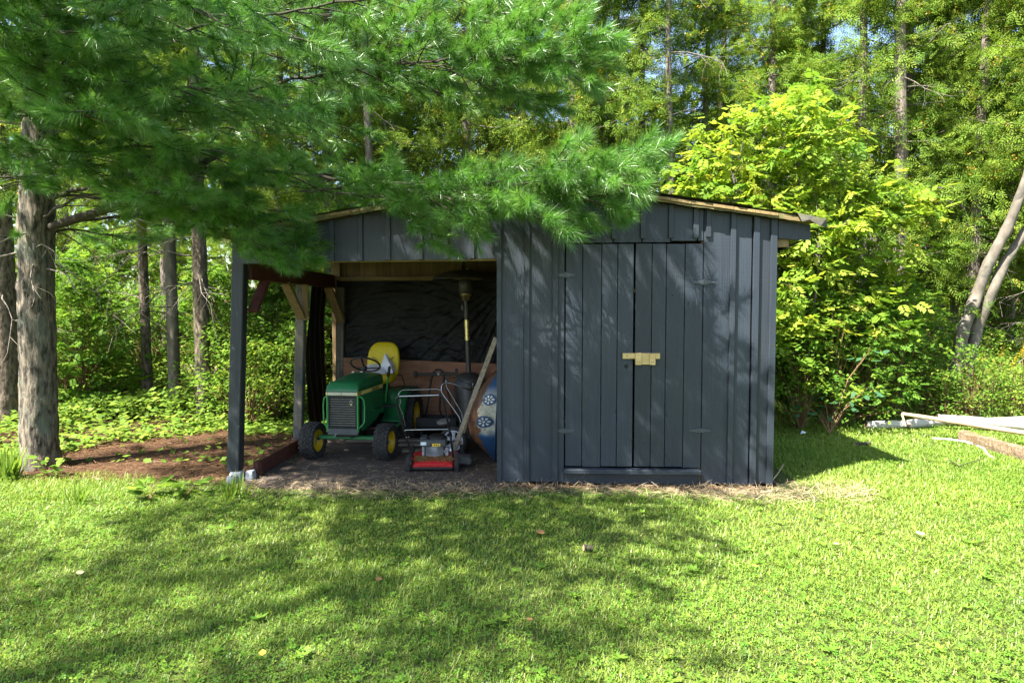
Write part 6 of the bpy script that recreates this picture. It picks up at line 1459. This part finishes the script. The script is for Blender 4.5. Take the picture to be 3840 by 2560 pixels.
def lawn():
    r = np.random.default_rng(92); parts = []; cl = []
    def region(n, x0, x1, y0, y1): return r.uniform(x0, x1, n), r.uniform(y0, y1, n)
    def keep(x, y):
        lim = np.where(x < -4.9, 6.25, np.where(x < -2.6, 5.78, np.where(x < -.4, 5.40, np.where(x < 2.25, 5.50, 9.6))))+.10*fbm(x, y, 5, 4)
        soft = np.clip((lim-y)/np.where(x < -2.6, .7, .26)+.42, 0, 1); w_ = r.random(len(x)) < soft
        w_ &= ~((x > 1.9)&(x < 2.08)&(y > 5.6))
        w_ &= np.abs(x) < 1.2+.98*y
        return w_
    B3 = ([(-.5, 0, 0), (.5, 0, 0), (.35, .55, .10), (-.35, .55, .10), (0, 1, -.06)], [(0,1,2),(0,2,3),(3,2,4)]); B1 = ([(-.5, 0, 0), (.5, 0, 0), (0, 1, .05)], [(0,1,2)])
    for n, x0, x1, y0, y1, tm, wd_, hh in ((190000, -4.6, 5.0, 2.0, 3.9, B3, .0055, .031), (190000, -6.0, 6.0, 3.9, 5.9, B1, .009, .035), (60000, -8.0, -3.4, 5.2, 6.5, B1, .0085, .06), (125000, 2.0, 8.6, 5.6, 7.6, B1, .009, .040), (95000, 2.0, 11.0, 7.6, 9.9, B1, .011, .048)):
        x, y = region(n, x0, x1, y0, y1); k = keep(x, y); x, y = x[k], y[k]; n = len(x)
        patch = fbm(x, y, 1.6, 21); thin = r.random(n) < np.clip(.86+.30*fbm(x, y, 3.4, 9), .25, 1); x, y, patch = x[thin], y[thin], patch[thin]; n = len(x)
        h = hh*r.uniform(.55, 1.25, n)*(1+.25*fbm(x, y, 2.2, 30)); a = r.uniform(0, 6.28, n); tilt = r.uniform(.45, 1.42, n)
        d = np.stack([np.cos(a)*np.sin(tilt), np.sin(a)*np.sin(tilt), np.cos(tilt)], 1)
        rot = frames(d, np.stack([np.cos(a), np.sin(a), -np.ones(n)*.2], 1)); V = np.einsum('nij,nkj->nki', rot, np.asarray(tm[0])[None]*np.stack([np.full(n, wd_)*r.uniform(.7, 1.3, n), h, h], 1)[:, None, :])+np.stack([x, y, gzv(x, y)], 1)[:, None]
        T_ = np.asarray(tm[1])[None]+(np.arange(n)*len(tm[0]))[:, None, None]
        va = np.clip(r.normal(.40, .17, n)+.10*patch+np.where(r.random(n) < .035, .35, 0), 0, 1)
        parts.append((V.reshape(-1, 3), T_.reshape(-1, 3), np.repeat(va, len(tm[0]))))
    V, T_, va = join(parts); print('grass tris', len(T_))
    tag(link('lawn_grass', mesh_tri('lawn_grass', V, T_, va, mats=[M['grass']]), None), 'short mown grass of the lawn in front of the shed', 'grass', kind='stuff')
    # clover and small broad leaves among the blades
    n = 78000; y = 2.0+7.0*r.random(n)**1.5; x = r.uniform(-1, 1, n)*(1.1+.95*y); k = keep(x, y)&(r.random(n) < np.clip(.5+.7*fbm(x, y, 1.9, 41), .05, 1)); x, y = x[k], y[k]; n = len(x)
    CL = ([], [])
    for q in range(3):
        a = q*2.094; c, sn = math.cos(a), math.sin(a); b = len(CL[0])
        for (u, v_, z) in ((0, .05, 0), (-.36, .66, .05), (0, 1.0, .0), (.36, .66, .05)): CL[0].append((u*c+v_*sn, -u*sn+v_*c, z))
        CL[1].extend([(b, b+3, b+2), (b, b+2, b+1)])
    P = np.stack([x, y, gzv(x, y)+r.uniform(.018, .050, n)], 1); a = r.uniform(0, 6.28, n)
    V, T_, va = leaves(P, np.stack([np.cos(a), np.sin(a), r.normal(0, .25, n)], 1), np.stack([r.normal(0, .3, n), r.normal(-.05, .3, n), np.ones(n)], 1), r.uniform(.010, .017, n), CL, np.clip(r.normal(.45, .2, n), 0, 1))
    # plantain and dandelion rosettes
    m = 260; y2 = 2.0+6.0*r.random(m)**1.3; x2 = r.uniform(-1, 1, m)*(1.0+.9*y2); k = keep(x2, y2); x2, y2 = x2[k], y2[k]; m = len(x2); q = 7
    a = (r.uniform(0, 6.28, m)[:, None]+np.arange(q)[None]*.9+r.normal(0, .2, (m, q))).ravel(); P = np.repeat(np.stack([x2, y2, gzv(x2, y2)+.02], 1), q, 0)
    pr = leaves(P, np.stack([np.cos(a), np.sin(a), r.uniform(.15, .6, m*q)], 1), np.tile([0, 0, 1.0], (m*q, 1))+r.normal(0, .2, (m*q, 3)), np.repeat(r.uniform(.03, .055, m), q)*r.uniform(.7, 1.1, m*q), ([(x_*.75, y_, z_) for x_, y_, z_ in LEAF6[0]], LEAF6[1]), np.clip(r.normal(.5, .2, m*q), 0, 1))
    V, T_, va = join([(V, T_, va), pr]); print('clover', n)
    tag(link('clover', mesh_tri('clover', V, T_, va, mats=[M['clover']]), None), 'clover and small broad-leaved herbs growing through the lawn', 'clover', kind='stuff')
lawn()
def strands(name, n, px_, py_, ln, wd_, mat, label, cat, lift, keepf=None, seed=1):
    r = np.random.default_rng(seed); x, y = px_(r, n), py_(r, n)
    if keepf is not None: k = keepf(x, y, r); x, y = x[k], y[k]; n = len(x)
    a = r.uniform(0, 6.28, n); d = np.stack([np.cos(a), np.sin(a), r.normal(0, 1, n)*lift], 1); L = r.uniform(ln[0], ln[1], n)
    tm = np.array([(-.5, 0, 0), (.5, 0, 0), (.4, .55, .08), (-.4, .55, .08), (0, 1, 0)]); V = np.einsum('nij,nkj->nki', frames(d, np.tile([0, 0, 1.0], (n, 1))+r.normal(0, .3, (n, 3))), tm[None]*np.stack([np.full(n, wd_), L, L], 1)[:, None])
    V += np.stack([x, y, gzv(x, y)+.008+r.random(n)*.016], 1)[:, None]; V[..., 2] = np.maximum(V[..., 2], .009)
    T_ = np.array([(0,1,2),(0,2,3),(3,2,4)])[None]+(np.arange(n)*5)[:, None, None]
    tag(link(name, mesh_tri(name, V.reshape(-1, 3), T_.reshape(-1, 3), np.repeat(r.random(n), 5), mats=[M[mat]]), None), label, cat, kind='stuff')
def straw_keep(x, y, r):
    c = np.where(x < -.4, 5.58, np.where(x < 2.1, 5.64, 5.70)); w_ = np.where(x < -.4, .20, .20); q = np.exp(-((y-c)/w_)**2)*(.55+.45*fbm(x, y, 3, 6))
    bare = ((x > -.42)&(x < 2.0)&(y > 5.83)); return (r.random(len(x)) < np.clip(q*np.where(x < -.4, .55, 1), 0, 1))&~bare
strands('straw', 34000, lambda r, n: r.uniform(-2.6, 2.75, n), lambda r, n: r.uniform(5.2, 6.2, n), (.04, .14), .0030, 'straw', 'dry straw and dead grass strewn along the front of the shed', 'straw', .25, straw_keep, 3)
def lit_keep(x, y, r):
    e = np.interp(x, [-11, -6, -4.84, -4.44, -4.17, -4.0, -2.4], [6.5, 6.8, 7.3, 7.7, 8.3, 8.8, 9.2]); return (y < e+.3*fbm(x, y, 3, 2))&(y > 5.72+.1*fbm(x, y, 4, 7)-.25*(r.random(len(x)) < .2))&(r.random(len(x)) < .6+.4*fbm(x, y, 3, 1))
strands('needle_litter', 34000, lambda r, n: r.uniform(-6.5, -2.62, n), lambda r, n: r.uniform(5.6, 9.2, n), (.05, .10), .0032, 'needle_litter', 'fallen brown pine needles carpeting the ground beside the open bay', 'needle litter', .12, lit_keep, 4)
strands('bay_litter', 900, lambda r, n: r.uniform(-2.5, -.45, n), lambda r, n: 5.75+1.2*r.random(n)**2.2, (.03, .10), .0035, 'straw', 'thin scatter of dry stems on the dirt floor of the bay', 'litter', .10, None, 5)
def tall_grass():
    r = np.random.default_rng(95); n = 30000; x = r.uniform(2.2, 11, n); y = r.uniform(8.5, 11.4, n); e = np.interp(x, [2.2, 3.2, 4.2, 5.5, 11], [8.4, 8.75, 9.2, 9.35, 9.2])
    k = (y > e+.2*fbm(x, y, 3, 3)); x, y, e = x[k], y[k], e[k]; n = len(x); h = np.clip(.10+.16*(y-e), .08, .36)*r.uniform(.6, 1.3, n); a = r.uniform(0, 6.28, n); tl = r.uniform(.1, .8, n)
    V, T_, va = leaves(np.stack([x, y, gzv(x, y)], 1), np.stack([np.cos(a)*np.sin(tl), np.sin(a)*np.sin(tl), np.cos(tl)], 1), np.stack([np.cos(a), np.sin(a), np.zeros(n)], 1), h, BL, np.clip(r.normal(.62, .24, n), 0, 1))
    tag(link('tall_grass', mesh_tri('tall_grass', V, T_, va, mats=[M['grass']]), None), 'rank tall grass along the edge of the wood behind the logs', 'grass', kind='stuff')
tall_grass()
